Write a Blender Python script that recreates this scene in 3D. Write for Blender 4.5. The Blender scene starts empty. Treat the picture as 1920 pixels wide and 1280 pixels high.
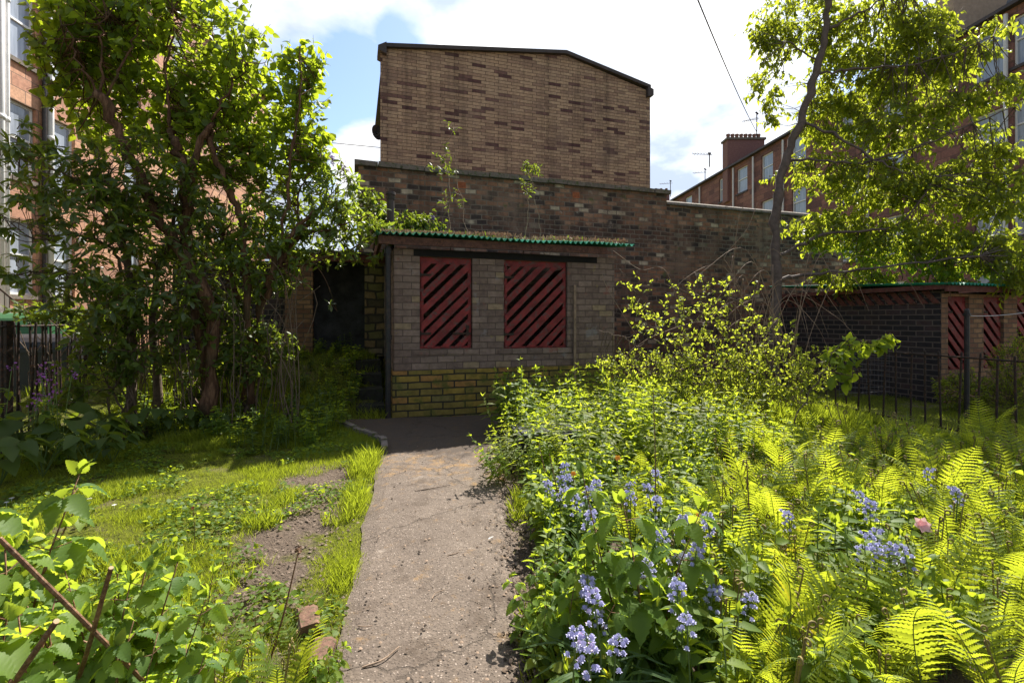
import bpy, math, random
import numpy as np
from mathutils import Vector, Matrix
rng = np.random.default_rng(11)
random.seed(11)
R = math.radians
SC = bpy.context.scene
COL = SC.collection

# ------------------------------------------------------------------ camera
EYE, FPX, HOR = 1.5, 907.0, 600.0
cd = bpy.data.cameras.new('camera'); cam = bpy.data.objects.new('camera', cd); COL.objects.link(cam)
cam.location = (0, 0, EYE); cam.rotation_euler = (R(90), 0, 0)
cd.sensor_width = 36; cd.lens = FPX * 36 / 1920; cd.shift_y = -(640 - HOR) / 1920
cd.clip_start = 0.05; cd.clip_end = 2000
SC.camera = cam
SC.view_settings.view_transform = 'Standard'; SC.view_settings.look = 'None'
SC.view_settings.gamma = 1; SC.view_settings.exposure = 1.3
SC.render.resolution_x = 1024; SC.render.resolution_y = 682
SC.render.engine = 'CYCLES'

# ------------------------------------------------------------------ light
SUN_AZ, SUN_EL = R(22), R(50)
sun_dir = Vector((math.cos(SUN_EL)*math.sin(SUN_AZ), math.cos(SUN_EL)*math.cos(SUN_AZ), math.sin(SUN_EL)))
sl = bpy.data.lights.new('sun', 'SUN'); so = bpy.data.objects.new('sun', sl); COL.objects.link(so)
sl.energy = 5.0; sl.angle = R(0.5); sl.color = (1, 0.94, 0.84)
so.rotation_euler = sun_dir.to_track_quat('Z', 'Y').to_euler()


def nd(nt, t, ins=None, **props):
    n = nt.nodes.new(t)
    for k, v in props.items(): setattr(n, k, v)
    for k, v in (ins or {}).items():
        s = n.inputs[k]
        if isinstance(v, bpy.types.NodeSocket): nt.links.new(v, s)
        elif isinstance(v, tuple) and len(v) == 3 and s.type == 'RGBA': s.default_value = (*v, 1)
        else: s.default_value = v
    return n


def ramp(nt, fac, stops, interp='LINEAR'):
    r = nt.nodes.new('ShaderNodeValToRGB'); r.color_ramp.interpolation = interp
    e = r.color_ramp.elements
    while len(e) > 1: e.remove(e[-1])
    for i, (p, c) in enumerate(stops):
        q = e[0] if i == 0 else e.new(p)
        q.position = p
        q.color = (c, c, c, 1) if not isinstance(c, tuple) else (*c, 1)
    nt.links.new(fac, r.inputs[0])
    return r.outputs[0]


def mth(nt, op, a, b=0.0, c=None, clamp=False):
    ins = {0: a, 1: b}
    if c is not None: ins[2] = c
    return nd(nt, 'ShaderNodeMath', ins, operation=op, use_clamp=clamp).outputs[0]


def mixc(nt, f, a, b, mode='MIX'):
    n = nd(nt, 'ShaderNodeMix', {0: f, 6: a, 7: b}, data_type='RGBA', blend_type=mode)
    return n.outputs[2]


w = bpy.data.worlds.new('World'); SC.world = w; w.use_nodes = True
nt = w.node_tree; nt.nodes.clear()
sky = nd(nt, 'ShaderNodeTexSky', sky_type='NISHITA', sun_disc=False, sun_elevation=SUN_EL, sun_rotation=SUN_AZ,
         altitude=30, air_density=1.0, dust_density=0.6, ozone_density=1.6)
bg1 = nd(nt, 'ShaderNodeBackground', {0: sky.outputs[0], 1: 0.09})
tc = nd(nt, 'ShaderNodeTexCoord').outputs['Generated']
sep = nd(nt, 'ShaderNodeSeparateXYZ', {0: tc})
zz = mth(nt, 'MAXIMUM', mth(nt, 'ADD', sep.outputs[2], 0.25), 0.05)
pv = nd(nt, 'ShaderNodeCombineXYZ', {0: mth(nt, 'DIVIDE', sep.outputs[0], zz), 1: mth(nt, 'DIVIDE', sep.outputs[1], zz), 2: 0.3})
n1 = nd(nt, 'ShaderNodeTexNoise', {'Vector': pv.outputs[0], 'Scale': 1.7, 'Detail': 9.0, 'Roughness': 0.56, 'Distortion': 0.25}).outputs[0]


def hole(px, py, rad, amt):
    d = Vector(((px-960)/FPX, 1, (HOR-py)/FPX)).normalized()
    dp = nd(nt, 'ShaderNodeVectorMath', {0: tc, 1: tuple(d)}, operation='DOT_PRODUCT').outputs['Value']
    c = math.cos(rad)
    return nd(nt, 'ShaderNodeMapRange', {0: dp, 1: c, 2: 1.0, 3: 0.0, 4: amt}, interpolation_type='SMOOTHSTEP').outputs[0]


f = n1
for h_ in [hole(665, 200, .19, .50), hole(600, 150, .12, .16), hole(470, 90, .10, .16), hole(1420, 220, .30, .12), hole(100, 60, .3, .2), hole(770, 55, .07, .26), hole(1385, 250, .08, .1)]:
    f = mth(nt, 'SUBTRACT', f, h_)
f = mth(nt, 'ADD', f, hole(1000, 60, .6, .22))
f = mth(nt, 'ADD', f, hole(690, 300, .09, .38))
f = mth(nt, 'ADD', f, hole(1290, 260, .22, .10))
f = mth(nt, 'ADD', f, hole(480, 50, .22, .26))
f = mth(nt, 'ADD', f, mth(nt, 'MULTIPLY', mth(nt, 'SUBTRACT', nd(nt, 'ShaderNodeTexNoise', {'Vector': pv.outputs[0], 'Scale': 9.0, 'Detail': 8.0, 'Roughness': 0.6}).outputs[0], .5), .22))
mask = ramp(nt, f, [(0.36, 0.0), (0.46, 0.5), (0.58, 1.0)])
sd = nd(nt, 'ShaderNodeVectorMath', {0: tc, 1: tuple(sun_dir)}, operation='DOT_PRODUCT').outputs['Value']
glow = nd(nt, 'ShaderNodeMapRange', {0: sd, 1: 0.2, 2: 1.0, 3: 0.2, 4: .70}, interpolation_type='SMOOTHSTEP').outputs[0]
n2 = nd(nt, 'ShaderNodeTexNoise', {'Vector': pv.outputs[0], 'Scale': 3.1, 'Detail': 6.0, 'Roughness': 0.5}).outputs[0]
cshade = ramp(nt, n2, [(0.38, (0.46, 0.54, 0.68)), (0.50, (0.80, 0.84, 0.92)), (0.60, (1.0, 1.0, 1.0))])
bg2 = nd(nt, 'ShaderNodeBackground', {0: cshade, 1: glow})
ms = nd(nt, 'ShaderNodeMixShader', {0: mask, 1: bg1.outputs[0], 2: bg2.outputs[0]})
nt.links.new(ms.outputs[0], nd(nt, 'ShaderNodeOutputWorld').inputs[0])


# ------------------------------------------------------------------ placing helpers
def pt(px, py, d):
    return np.array([(px-960)/FPX*d, d, EYE-(py-HOR)/FPX*d])


U = np.array([0.951, 0.309]); V = np.array([-0.309, 0.951])
ANG = math.atan2(U[1], U[0])
S0 = np.array([-1.81, 7.40])                     # near left corner of the bin shed


def on_plane(px, vo):                            # distance along the court's cross direction, and depth
    o = S0 + V*vo; k = (px-960)/FPX
    s = (k*o[1]-o[0])/(U[0]-k*U[1])
    return s, o[1]+U[1]*s


def zat(py, d): return EYE-(py-HOR)/FPX*d


def sm(a, b, x):
    t = np.clip((x-a)/(b-a), 0, 1); return t*t*(3-2*t)


def height(x, y):
    x = np.asarray(x, float); y = np.asarray(y, float)
    s = (x-S0[0])*U[0]+(y-S0[1])*U[1]; v = (x-S0[0])*V[0]+(y-S0[1])*V[1]
    left = 1-sm(-0.35, 0.25, s)
    far_left = sm(-6.5, -4.2, s)
    z = 0.86*sm(-0.3, 2.3, v)*left*far_left
    z = z+0.10*sm(1.5, 4.0, x)*sm(2, 4, y)*0
    z = z+0.025*np.sin(x*2.1+1)*np.cos(y*1.7)*sm(0, 0.8, np.abs(x+0.6+0.15*y)-0.5)
    return z


# ------------------------------------------------------------------ mesh builder
class MB:
    def __init__(s): s.v = []; s.f = []; s.m = []; s.n = 0; s.mi = 0; s.arr = []

    def add(s, verts, faces):
        verts = np.asarray(verts, float); s.v.append(verts)
        for q in faces: s.f.append([i+s.n for i in q]); s.m.append(s.mi)
        s.n += len(verts)

    def box(s, a, b):
        x0, y0, z0 = a; x1, y1, z1 = b
        s.add([(x0, y0, z0), (x1, y0, z0), (x1, y1, z0), (x0, y1, z0), (x0, y0, z1), (x1, y0, z1), (x1, y1, z1), (x0, y1, z1)],
              [(0, 3, 2, 1), (4, 5, 6, 7), (0, 1, 5, 4), (1, 2, 6, 5), (2, 3, 7, 6), (3, 0, 4, 7)])

    def prism(s, poly, y0, y1):                   # polygon in x-z, extruded along y
        n = len(poly)
        v = [(p[0], y0, p[1]) for p in poly]+[(p[0], y1, p[1]) for p in poly]
        fs = [tuple(range(n)), tuple(range(2*n-1, n-1, -1))]
        for i in range(n):
            j = (i+1) % n; fs.append((i, i+n, j+n, j))
        s.add(v, fs)

    def tube(s, path, rad, sides=6, cap=True):
        P = np.asarray(path, float); n = len(P)
        rad = np.full(n, rad) if np.isscalar(rad) else np.asarray(rad, float)
        T = np.gradient(P, axis=0); T /= (np.linalg.norm(T, axis=1, keepdims=True)+1e-9)
        ref = np.array([0, 0, 1.0]) if abs(T[0][2]) < 0.9 else np.array([1.0, 0, 0])
        A = np.cross(T, ref); A /= (np.linalg.norm(A, axis=1, keepdims=True)+1e-9)
        B = np.cross(T, A)
        th = np.arange(sides)*2*math.pi/sides
        ring = A[:, None, :]*np.cos(th)[None, :, None]+B[:, None, :]*np.sin(th)[None, :, None]
        vv = (P[:, None, :]+ring*rad[:, None, None]).reshape(-1, 3)
        fs = []
        for i in range(n-1):
            for j in range(sides):
                k = (j+1) % sides
                fs.append((i*sides+j, i*sides+k, (i+1)*sides+k, (i+1)*sides+j))
        if cap: fs.append(tuple(range(sides-1, -1, -1))); fs.append(tuple((n-1)*sides+j for j in range(sides)))
        s.add(vv, fs)

    def leaves(s, T, P, D, Nn, S):
        tv, tf = T
        P = np.asarray(P, float); D = np.asarray(D, float); Nn = np.asarray(Nn, float); S = np.asarray(S, float)
        if len(P) == 0: return
        X = D/(np.linalg.norm(D, axis=1, keepdims=True)+1e-9)
        Z = Nn-X*np.sum(Nn*X, axis=1, keepdims=True); Z /= (np.linalg.norm(Z, axis=1, keepdims=True)+1e-9)
        Y = np.cross(Z, X)
        S = np.broadcast_to(S, (len(P),))
        vv = P[:, None, :]+S[:, None, None]*(tv[None, :, 0, None]*X[:, None, :]+tv[None, :, 1, None]*Y[:, None, :]+tv[None, :, 2, None]*Z[:, None, :])
        s.arr.append((vv.reshape(-1, 3), tf, len(tv), len(P), s.mi))

    def build(s, name, mats, parent=None, loc=(0, 0, 0), rz=0.0, smooth=False):
        if not isinstance(mats, (list, tuple)): mats = [mats]
        vs = list(s.v); loops = [np.array([i for q in s.f for i in q], dtype=np.int64)]
        tot = [np.array([len(q) for q in s.f], dtype=np.int64)]; mi = [np.array(s.m, dtype=np.int64)]
        base = s.n
        for vv, tf, nv, k, m in s.arr:
            vs.append(vv)
            fl = np.array([i for q in tf for i in q]); ft = np.array([len(q) for q in tf])
            loops.append((np.arange(k)[:, None]*nv+fl[None, :]+base).ravel()); tot.append(np.tile(ft, k))
            mi.append(np.full(k*len(ft), m)); base += len(vv)
        vs = np.concatenate(vs); loops = np.concatenate(loops); tot = np.concatenate(tot); mi = np.concatenate(mi)
        me = bpy.data.meshes.new(name)
        me.vertices.add(len(vs)); me.vertices.foreach_set('co', vs.astype(np.float32).ravel())
        me.loops.add(len(loops)); me.loops.foreach_set('vertex_index', loops.astype(np.int32))
        me.polygons.add(len(tot)); st = np.concatenate([[0], np.cumsum(tot)[:-1]])
        me.polygons.foreach_set('loop_start', st.astype(np.int32))
        for m in mats: me.materials.append(m)
        me.polygons.foreach_set('material_index', mi.astype(np.int32))
        me.polygons.foreach_set('use_smooth', np.full(len(tot), bool(smooth or s.arr), dtype=bool))
        me.update(calc_edges=True)
        o = bpy.data.objects.new(name, me); COL.objects.link(o)
        o.location = loc; o.rotation_euler = (0, 0, rz)
        if parent is not None: o.parent = parent
        return o


def tag(o, label=None, cat=None, group=None, kind=None):
    if label: o['label'] = label
    if cat: o['category'] = cat
    if group: o['group'] = group
    if kind: o['kind'] = kind
    return o


def empty(name, loc, rz=0, label=None, cat=None, group=None):
    e = bpy.data.objects.new(name, None); COL.objects.link(e)
    e.location = loc; e.rotation_euler = (0, 0, rz); e.empty_display_size = 0.2
    return tag(e, label, cat, group)


def copy_tree(o, parent=None):
    c = o.copy(); COL.objects.link(c)
    if parent is not None: c.parent = parent
    for ch in [x for x in bpy.data.objects if x.parent == o]: copy_tree(ch, c)
    return c


KIDS = {}


def copy_fast(root, kids):
    c = root.copy(); COL.objects.link(c)
    for k in kids:
        d = k.copy(); COL.objects.link(d); d.parent = c
    return c


# ------------------------------------------------------------------ materials
def newmat(name):
    m = bpy.data.materials.new(name); m.use_nodes = True; m.node_tree.nodes.clear()
    return m, m.node_tree


def finish(nt, shader): nt.links.new(shader, nd(nt, 'ShaderNodeOutputMaterial').inputs[0])


def plain(name, col, rough=0.7, var=0.25, scale=6.0, metal=0.0, bump=0.15, spec=0.3, streak=None):
    m, nt = newmat(name)
    tc = nd(nt, 'ShaderNodeTexCoord').outputs['Object']
    n = nd(nt, 'ShaderNodeTexNoise', {'Vector': tc, 'Scale': scale, 'Detail': 8.0, 'Roughness': 0.65}).outputs[0]
    a = tuple(c*(1-var) for c in col); b = tuple(min(1, c*(1+var)) for c in col)
    c = ramp(nt, n, [(0.3, a), (0.7, b)])
    if streak:
        n3 = nd(nt, 'ShaderNodeTexNoise', {'Vector': tc, 'Scale': scale*2.6, 'Detail': 6.0, 'Roughness': 0.7}).outputs[0]
        c = mixc(nt, ramp(nt, n3, [(0.52, 0.0), (0.62, 1.0)]), c, streak)
    bp = nd(nt, 'ShaderNodeBump', {'Height': n, 'Strength': bump, 'Distance': 0.02})
    p = nd(nt, 'ShaderNodeBsdfPrincipled', {'Base Color': c, 'Roughness': rough, 'Metallic': metal, 'Normal': bp.outputs[0], 'Specular IOR Level': spec})
    finish(nt, p.outputs[0]); return m


def brickmat(name, stops, mortar, bw, bh, ms=0.01, distort=0.0, zones=None, bump=0.5, rough=0.85, blotch=None, offset=0.5, streaks=0.0):
    """stops: constant colour ramp over a random value per brick. zones: list of (kind, params) tints fixed to the wall."""
    m, nt = newmat(name)
    tc = nd(nt, 'ShaderNodeTexCoord').outputs['Object']
    sp = nd(nt, 'ShaderNodeSeparateXYZ', {0: tc})
    u = mth(nt, 'ADD', sp.outputs[0], sp.outputs[1]); z = sp.outputs[2]
    v = nd(nt, 'ShaderNodeCombineXYZ', {0: u, 1: z, 2: 0.0}).outputs[0]
    if distort:
        dn = nd(nt, 'ShaderNodeTexNoise', {'Vector': v, 'Scale': 3.0, 'Detail': 5.0})
        off = nd(nt, 'ShaderNodeVectorMath', {0: dn.outputs['Color'], 1: (0.5, 0.5, 0.5)}, operation='SUBTRACT')
        sc = nd(nt, 'ShaderNodeVectorMath', {0: off.outputs[0], 'Scale': distort}, operation='SCALE')
        v2 = nd(nt, 'ShaderNodeVectorMath', {0: v, 1: sc.outputs[0]}, operation='ADD').outputs[0]
    else: v2 = v
    br = nd(nt, 'ShaderNodeTexBrick', {'Vector': v2, 'Color1': (0, 0, 0), 'Color2': (1, 1, 1), 'Mortar': (0, 0, 0), 'Scale': 1.0,
            'Mortar Size': ms, 'Mortar Smooth': 0.15, 'Bias': 0.0, 'Brick Width': bw, 'Row Height': bh}, offset=offset)
    c = ramp(nt, br.outputs[0], stops, 'CONSTANT')
    n = nd(nt, 'ShaderNodeTexNoise', {'Vector': v, 'Scale': 9.0, 'Detail': 9.0, 'Roughness': 0.7}).outputs[0]
    c = mixc(nt, 1.0, c, ramp(nt, n, [(0.25, 0.55), (0.7, 1.25)]), 'MULTIPLY')
    for zc in (zones or []):
        if len(zc) < 5: continue
        z0, z1, zcol, amt, z2 = zc
        nz = nd(nt, 'ShaderNodeTexNoise', {'Vector': v, 'Scale': 1.3, 'Detail': 6.0, 'Roughness': 0.65}).outputs[0]
        zr = mth(nt, 'ADD', z, mth(nt, 'MULTIPLY', mth(nt, 'SUBTRACT', nz, 0.5), 1.6))
        k1 = nd(nt, 'ShaderNodeMapRange', {0: zr, 1: z1, 2: z1+.12, 3: amt, 4: 0.0}, clamp=True).outputs[0]
        k2 = nd(nt, 'ShaderNodeMapRange', {0: zr, 1: z0-.3, 2: z0, 3: z2, 4: 1.0}, clamp=True).outputs[0]
        c = mixc(nt, mth(nt, 'MULTIPLY', k1, k2), c, zcol)
    mort = mixc(nt, n, mortar, tuple(x*0.7 for x in mortar))
    c = mixc(nt, br.outputs['Fac'], c, mort)
    if blotch:
        for (bs, lo, hi, bc) in blotch:
            nb = nd(nt, 'ShaderNodeTexNoise', {'Vector': v, 'Scale': bs, 'Detail': 7.0, 'Roughness': 0.65}).outputs[0]
            c = mixc(nt, ramp(nt, nb, [(lo, 0.0), (hi, 0.85)]), c, bc)
    for zc in (zones or []):                      # (z0, z1, colour, strength): tint growing stronger towards the lower height, ragged
        if len(zc) > 4: continue
        z0, z1, zcol, amt = zc
        nz = nd(nt, 'ShaderNodeTexNoise', {'Vector': v, 'Scale': 2.2, 'Detail': 6.0, 'Roughness': 0.6}).outputs[0]
        zr = mth(nt, 'ADD', z, mth(nt, 'MULTIPLY', mth(nt, 'SUBTRACT', nz, 0.5), 1.1 if abs(z1-z0) > 0.6 else 0.5))
        k = nd(nt, 'ShaderNodeMapRange', {0: zr, 1: z0, 2: z1, 3: amt, 4: 0.0}, clamp=True).outputs[0]
        c = mixc(nt, k, c, mixc(nt, 1.0, c, zcol, 'MULTIPLY'))
    if streaks:
        sv = nd(nt, 'ShaderNodeMapping', {0: v, 3: (2.4, .16, 1)}).outputs[0]
        ns_ = nd(nt, 'ShaderNodeTexNoise', {'Vector': sv, 'Scale': 1.0, 'Detail': 8.0, 'Roughness': 0.7}).outputs[0]
        c = mixc(nt, 1.0, c, ramp(nt, ns_, [(.32, 1-streaks), (.5, 1.0), (.7, 1.0+streaks*.4)]), 'MULTIPLY')
    hgt = mth(nt, 'SUBTRACT', mth(nt, 'MULTIPLY', n, 0.5), br.outputs['Fac'])
    bp = nd(nt, 'ShaderNodeBump', {'Height': hgt, 'Strength': bump, 'Distance': 0.02})
    p = nd(nt, 'ShaderNodeBsdfPrincipled', {'Base Color': c, 'Roughness': rough, 'Normal': bp.outputs[0], 'Specular IOR Level': 0.25})
    finish(nt, p.outputs[0]); return m


def leafmat(name, a, b, tr, fac=0.45, rough=0.45, spec=0.4):
    m, nt = newmat(name)
    g = nd(nt, 'ShaderNodeNewGeometry').outputs['Random Per Island']
    oi = nd(nt, 'ShaderNodeObjectInfo').outputs['Random']
    tr = (tr[0]*.95, tr[1]*.97, tr[2]) if tr[1] > tr[0]*.95 and tr[2] < .1 else tr
    g2 = mth(nt, 'ADD', mth(nt, 'MULTIPLY', g, 0.6), mth(nt, 'MULTIPLY', oi, 0.4))
    c = ramp(nt, g2, [(0.0, a), (0.6, tuple((p+q)/2 for p, q in zip(a, b))), (0.93, b), (0.97, (b[0]*1.5, b[1]*1.1, b[2]))])
    t = ramp(nt, g2, [(0.0, tuple(x*0.5 for x in tr)), (0.55, tuple(x*.85 for x in tr)), (0.85, tr), (1.0, (min(1, tr[0]*1.35), tr[1]*1.0, tr[2]))])
    p = nd(nt, 'ShaderNodeBsdfPrincipled', {'Base Color': c, 'Roughness': rough, 'Specular IOR Level': spec})
    q = nd(nt, 'ShaderNodeBsdfTranslucent', {0: t})
    ms = nd(nt, 'ShaderNodeMixShader', {0: fac, 1: p.outputs[0], 2: q.outputs[0]})
    finish(nt, ms.outputs[0]); return m


M = {}
M['lilac_leaf'] = leafmat('lilac leaf', (.045, .09, .015), (.11, .17, .025), (.54, .66, .03), .55)
M['rhodo_leaf'] = leafmat('rhododendron leaf', (.04, .07, .015), (.10, .15, .03), (.46, .58, .04), .45, .34, .5)
M['cherry_leaf'] = leafmat('cherry leaf', (.06, .095, .015), (.14, .18, .03), (.72, .80, .05), .56)
M['shrub_leaf'] = leafmat('shrub leaf', (.08, .115, .02), (.17, .20, .04), (.70, .78, .06), .55, .55, .2)
M['weed_leaf'] = leafmat('weed leaf', (.06, .12, .02), (.14, .20, .03), (.64, .76, .04), .52, .55, .25)
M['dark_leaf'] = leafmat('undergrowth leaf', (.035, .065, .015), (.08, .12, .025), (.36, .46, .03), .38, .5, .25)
M['raspberry_leaf'] = leafmat('raspberry leaf', (.06, .13, .03), (.14, .21, .04), (.58, .72, .05), .50, .55, .25)
M['fern_leaf'] = leafmat('fern frond', (.08, .13, .02), (.17, .22, .03), (.68, .76, .04), .50, .55, .25)
M['grass'] = leafmat('grass blade', (.09, .13, .015), (.25, .27, .03), (.60, .70, .04), .42, .6, .2)
M['blade'] = leafmat('bulb leaf', (.035, .075, .02), (.07, .13, .03), (.32, .46, .05), .38, .45, .3)
M['bluebell'] = leafmat('bluebell flower', (.42, .42, .70), (.64, .63, .86), (.54, .54, .82), .3, .6)
M['purple'] = leafmat('purple petal', (.28, .07, .34), (.46, .16, .50), (.5, .2, .58), .3, .6)
M['pink'] = leafmat('pink petal', (.75, .40, .44), (.85, .55, .56), (.95, .6, .62), .5, .6)
M['orange'] = leafmat('orange petal', (.70, .25, .03), (.85, .40, .04), (.9, .45, .04), .3, .6)
M['white'] = leafmat('white petal', (.7, .7, .68), (.8, .8, .78), (.8, .8, .8), .2, .6)
M['lilac_flower'] = leafmat('lilac blossom', (.22, .14, .36), (.34, .24, .48), (.4, .3, .55), .3, .6)
M['sedum'] = leafmat('stonecrop', (.20, .10, .07), (.36, .22, .15), (.3, .2, .12), .2, .7)
M['bark'] = plain('bark', (.12, .085, .06), .9, .5, 14, bump=.8)
def barkmat():
    m, nt = newmat('flaking fibrous bark')
    tc = nd(nt, 'ShaderNodeTexCoord').outputs['Object']
    mp = nd(nt, 'ShaderNodeMapping', {0: tc, 3: (26, 26, 5)}).outputs[0]
    n = nd(nt, 'ShaderNodeTexNoise', {'Vector': mp, 'Scale': 1.0, 'Detail': 8.0, 'Roughness': .7, 'Distortion': .6}).outputs[0]
    n2 = nd(nt, 'ShaderNodeTexNoise', {'Vector': tc, 'Scale': 4.0, 'Detail': 4.0}).outputs[0]
    c = ramp(nt, n, [(.30, (.035, .022, .016)), (.48, (.11, .06, .038)), (.62, (.20, .115, .07)), (.75, (.30, .20, .13))])
    c = mixc(nt, ramp(nt, n2, [(.5, 0.0), (.65, .6)]), c, (.06, .055, .03))
    bp = nd(nt, 'ShaderNodeBump', {'Height': n, 'Strength': 1.0, 'Distance': .03})
    p = nd(nt, 'ShaderNodeBsdfPrincipled', {'Base Color': c, 'Roughness': .95, 'Normal': bp.outputs[0], 'Specular IOR Level': .1})
    finish(nt, p.outputs[0]); return m


M['bark_red'] = barkmat()
M['bark_grey'] = plain('cherry bark', (.11, .085, .075), .8, .35, 10, bump=.5)
M['stem'] = plain('green stem', (.10, .15, .04), .6, .3, 10)
M['stem_brown'] = plain('brown stem', (.17, .085, .045), .7, .6, 40, bump=.6, streak=(.26, .17, .10))
M['fiddle'] = plain('scaly brown-green coil', (.22, .17, .06), .7, .35, 30)
M['twig'] = plain('pale twig', (.24, .17, .12), .8, .35, 14)
M['iron'] = plain('rusty black iron', (.035, .025, .02), .75, .5, 12, .2, streak=(.10, .045, .025))
M['pipe_black'] = plain('black pipe', (.02, .02, .022), .45, .3, 6, streak=(.05, .035, .03))
M['pipe_brown'] = plain('brown vent pipe', (.06, .045, .045), .6, .3, 6)
M['pipe_white'] = plain('white pipe', (.62, .62, .62), .5, .12, 4)
M['frame_white'] = plain('white window frame', (.68, .68, .68), .45, .08, 4)
M['coping'] = plain('stone coping', (.16, .13, .115), .9, .4, 5, bump=.6, streak=(.08, .09, .04))
M['dark_stone'] = plain('black mossy stone', (.028, .026, .022), .95, .5, 9, bump=1.0, streak=(.035, .045, .012))
M['slate'] = plain('roof slate', (.06, .055, .06), .7, .3, 8)
M['trim'] = plain('dark roof trim', (.055, .045, .045), .6, .25, 4)
M['red_paint'] = plain('flaking red paint', (.19, .024, .024), .6, .5, 5, streak=(.11, .06, .055), bump=.9)
M['red_dull'] = plain('weathered red board', (.12, .04, .033), .8, .45, 9, streak=(.12, .07, .05), bump=.4)
M['fascia'] = plain('rotten brown fascia', (.10, .05, .04), .85, .5, 12, streak=(.17, .08, .05), bump=.6)
M['green_roof'] = plain('green corrugated sheet', (.02, .26, .17), .45, .35, 6, streak=(.05, .16, .10))
M['black_inside'] = plain('dark timber', (.012, .011, .011), .9, .3, 5)
M['clod'] = plain('dry clods', (.17, .13, .10), .95, .4, 20, bump=1.0)
M['soil'] = plain('dark soil', (.045, .033, .025), .95, .5, 20, bump=1.0)
M['concrete'] = plain('stair concrete', (.30, .28, .26), .9, .2, 6)
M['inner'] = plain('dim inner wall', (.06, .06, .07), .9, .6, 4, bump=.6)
M['green_plastic'] = plain('green bin lid', (.035, .12, .05), .45, .15, 3)
M['dark_plastic'] = plain('dark grey plastic', (.028, .029, .034), .45, .2, 3)
M['darkgreen_plastic'] = plain('dark green plastic', (.02, .05, .03), .45, .2, 3)
M['navy'] = plain('navy plastic', (.02, .022, .035), .4, .2, 3)
M['pot'] = plain('clay chimney pot', (.22, .12, .09), .9, .3, 5)
M['render_red'] = plain('red harled chimney', (.20, .105, .095), .95, .2, 8, bump=.5)
M['render_buff'] = plain('buff harled chimney', (.36, .27, .20), .95, .2, 6, bump=.5)
M['metal_grey'] = plain('grey metal', (.12, .12, .125), .5, .2, 5, .4)
M['lampglass'] = plain('white lamp cover', (.65, .65, .62), .4, .08, 4)
M['terracotta'] = plain('terracotta air brick', (.42, .13, .06), .9, .3, 9)
M['cut_wood'] = plain('pale cut wood', (.42, .28, .16), .8, .25, 9)
M['daub'] = plain('brick edging', (.15, .085, .06), .95, .6, 16, bump=1.0, streak=(.07, .08, .03))

M['gable'] = brickmat('buff brick', [(0, (.39, .265, .175)), (.12, (.32, .21, .145)), (.3, (.41, .28, .185)), (.5, (.29, .19, .135)), (.62, (.43, .30, .20)), (.82, (.34, .23, .16)), (.90, (.17, .095, .08)), (.95, (.10, .05, .047))],
                      (.075, .048, .038), .50, .118, .0085, rough=.8, bump=.45, offset=.33, streaks=.4, distort=.012, blotch=[(.8, .50, .8, (.20, .14, .11)), (4, .62, .8, (.42, .33, .26))])
M['oldwall'] = brickmat('old mixed brick', [(0, (.07, .05, .045)), (.2, (.21, .11, .075)), (.42, (.28, .14, .09)), (.6, (.16, .095, .07)), (.78, (.33, .19, .13)), (.93, (.46, .37, .28))],
                        (.22, .175, .145), .26, .112, .012, distort=.07, bump=1.0,
                        blotch=[(1.1, .50, .66, (.20, .13, .10)), (5, .57, .68, (.06, .045, .04)), (2.3, .62, .70, (.10, .11, .045)), (3.7, .62, .72, (.34, .29, .25))],
                        zones=[(3.45, 3.85, (.035, .026, .028), .65, .0), (1.0, 3.3, (.62, .52, .52), .7)], streaks=.45)
M['shedbrick'] = brickmat('painted brown brick', [(0, (.20, .145, .12)), (.3, (.17, .12, .10)), (.6, (.235, .17, .14)), (.9, (.27, .20, .13))],
                          (.125, .09, .075), .27, .104, .007, distort=.025, bump=.9,
                          blotch=[(2.5, .60, .68, (.22, .20, .20)), (6, .62, .70, (.27, .21, .08)), (3.2, .62, .7, (.22, .09, .07))])
M['mossbrick'] = brickmat('mossy old brick', [(0, (.20, .15, .04)), (.35, (.27, .185, .04)), (.65, (.30, .16, .05)), (.85, (.17, .14, .05))],
                          (.04, .035, .025), .36, .108, .012, distort=.03, bump=1.0, blotch=[(3, .5, .62, (.08, .09, .02)), (1.7, .60, .72, (.035, .03, .03))])
M['blackbrick'] = brickmat('black brick', [(0, (.03, .026, .028)), (.5, (.045, .035, .035)), (.8, (.06, .04, .04))], (.14, .11, .095), .27, .10, .011, distort=.02, bump=.8)
M['pierbrick'] = brickmat('orange brown brick', [(0, (.22, .12, .07)), (.5, (.28, .16, .09)), (.8, (.18, .09, .06))], (.12, .09, .07), .25, .09, .01, distort=.02, bump=.9)
M['rubble'] = brickmat('mossy rubble', [(0, (.16, .14, .06)), (.3, (.22, .15, .08)), (.6, (.10, .08, .05)), (.85, (.26, .20, .13))], (.06, .05, .04), .30, .16, .02, distort=.12, bump=1.2)
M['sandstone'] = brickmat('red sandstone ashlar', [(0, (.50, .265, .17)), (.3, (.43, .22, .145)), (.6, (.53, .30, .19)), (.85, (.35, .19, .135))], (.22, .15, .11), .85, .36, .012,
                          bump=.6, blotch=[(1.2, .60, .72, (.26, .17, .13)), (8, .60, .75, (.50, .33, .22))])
M['sandstone_shaded'] = brickmat('shade-toned sandstone ashlar', [(0, (.22, .105, .085)), (.3, (.19, .09, .075)), (.6, (.25, .125, .095)), (.85, (.14, .07, .062))], (.11, .07, .055), .85, .36, .012,
                               bump=.6, blotch=[(.7, .54, .68, (.10, .06, .055)), (5, .6, .75, (.33, .18, .12))])  # darker copy of the red ashlar; the facade's shade is put into the colour
M['stairbrick'] = brickmat('pale stair brick', [(0, (.40, .26, .19)), (.4, (.46, .32, .23)), (.8, (.34, .20, .15))], (.28, .22, .18), .23, .085, .008, distort=.01)


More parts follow.
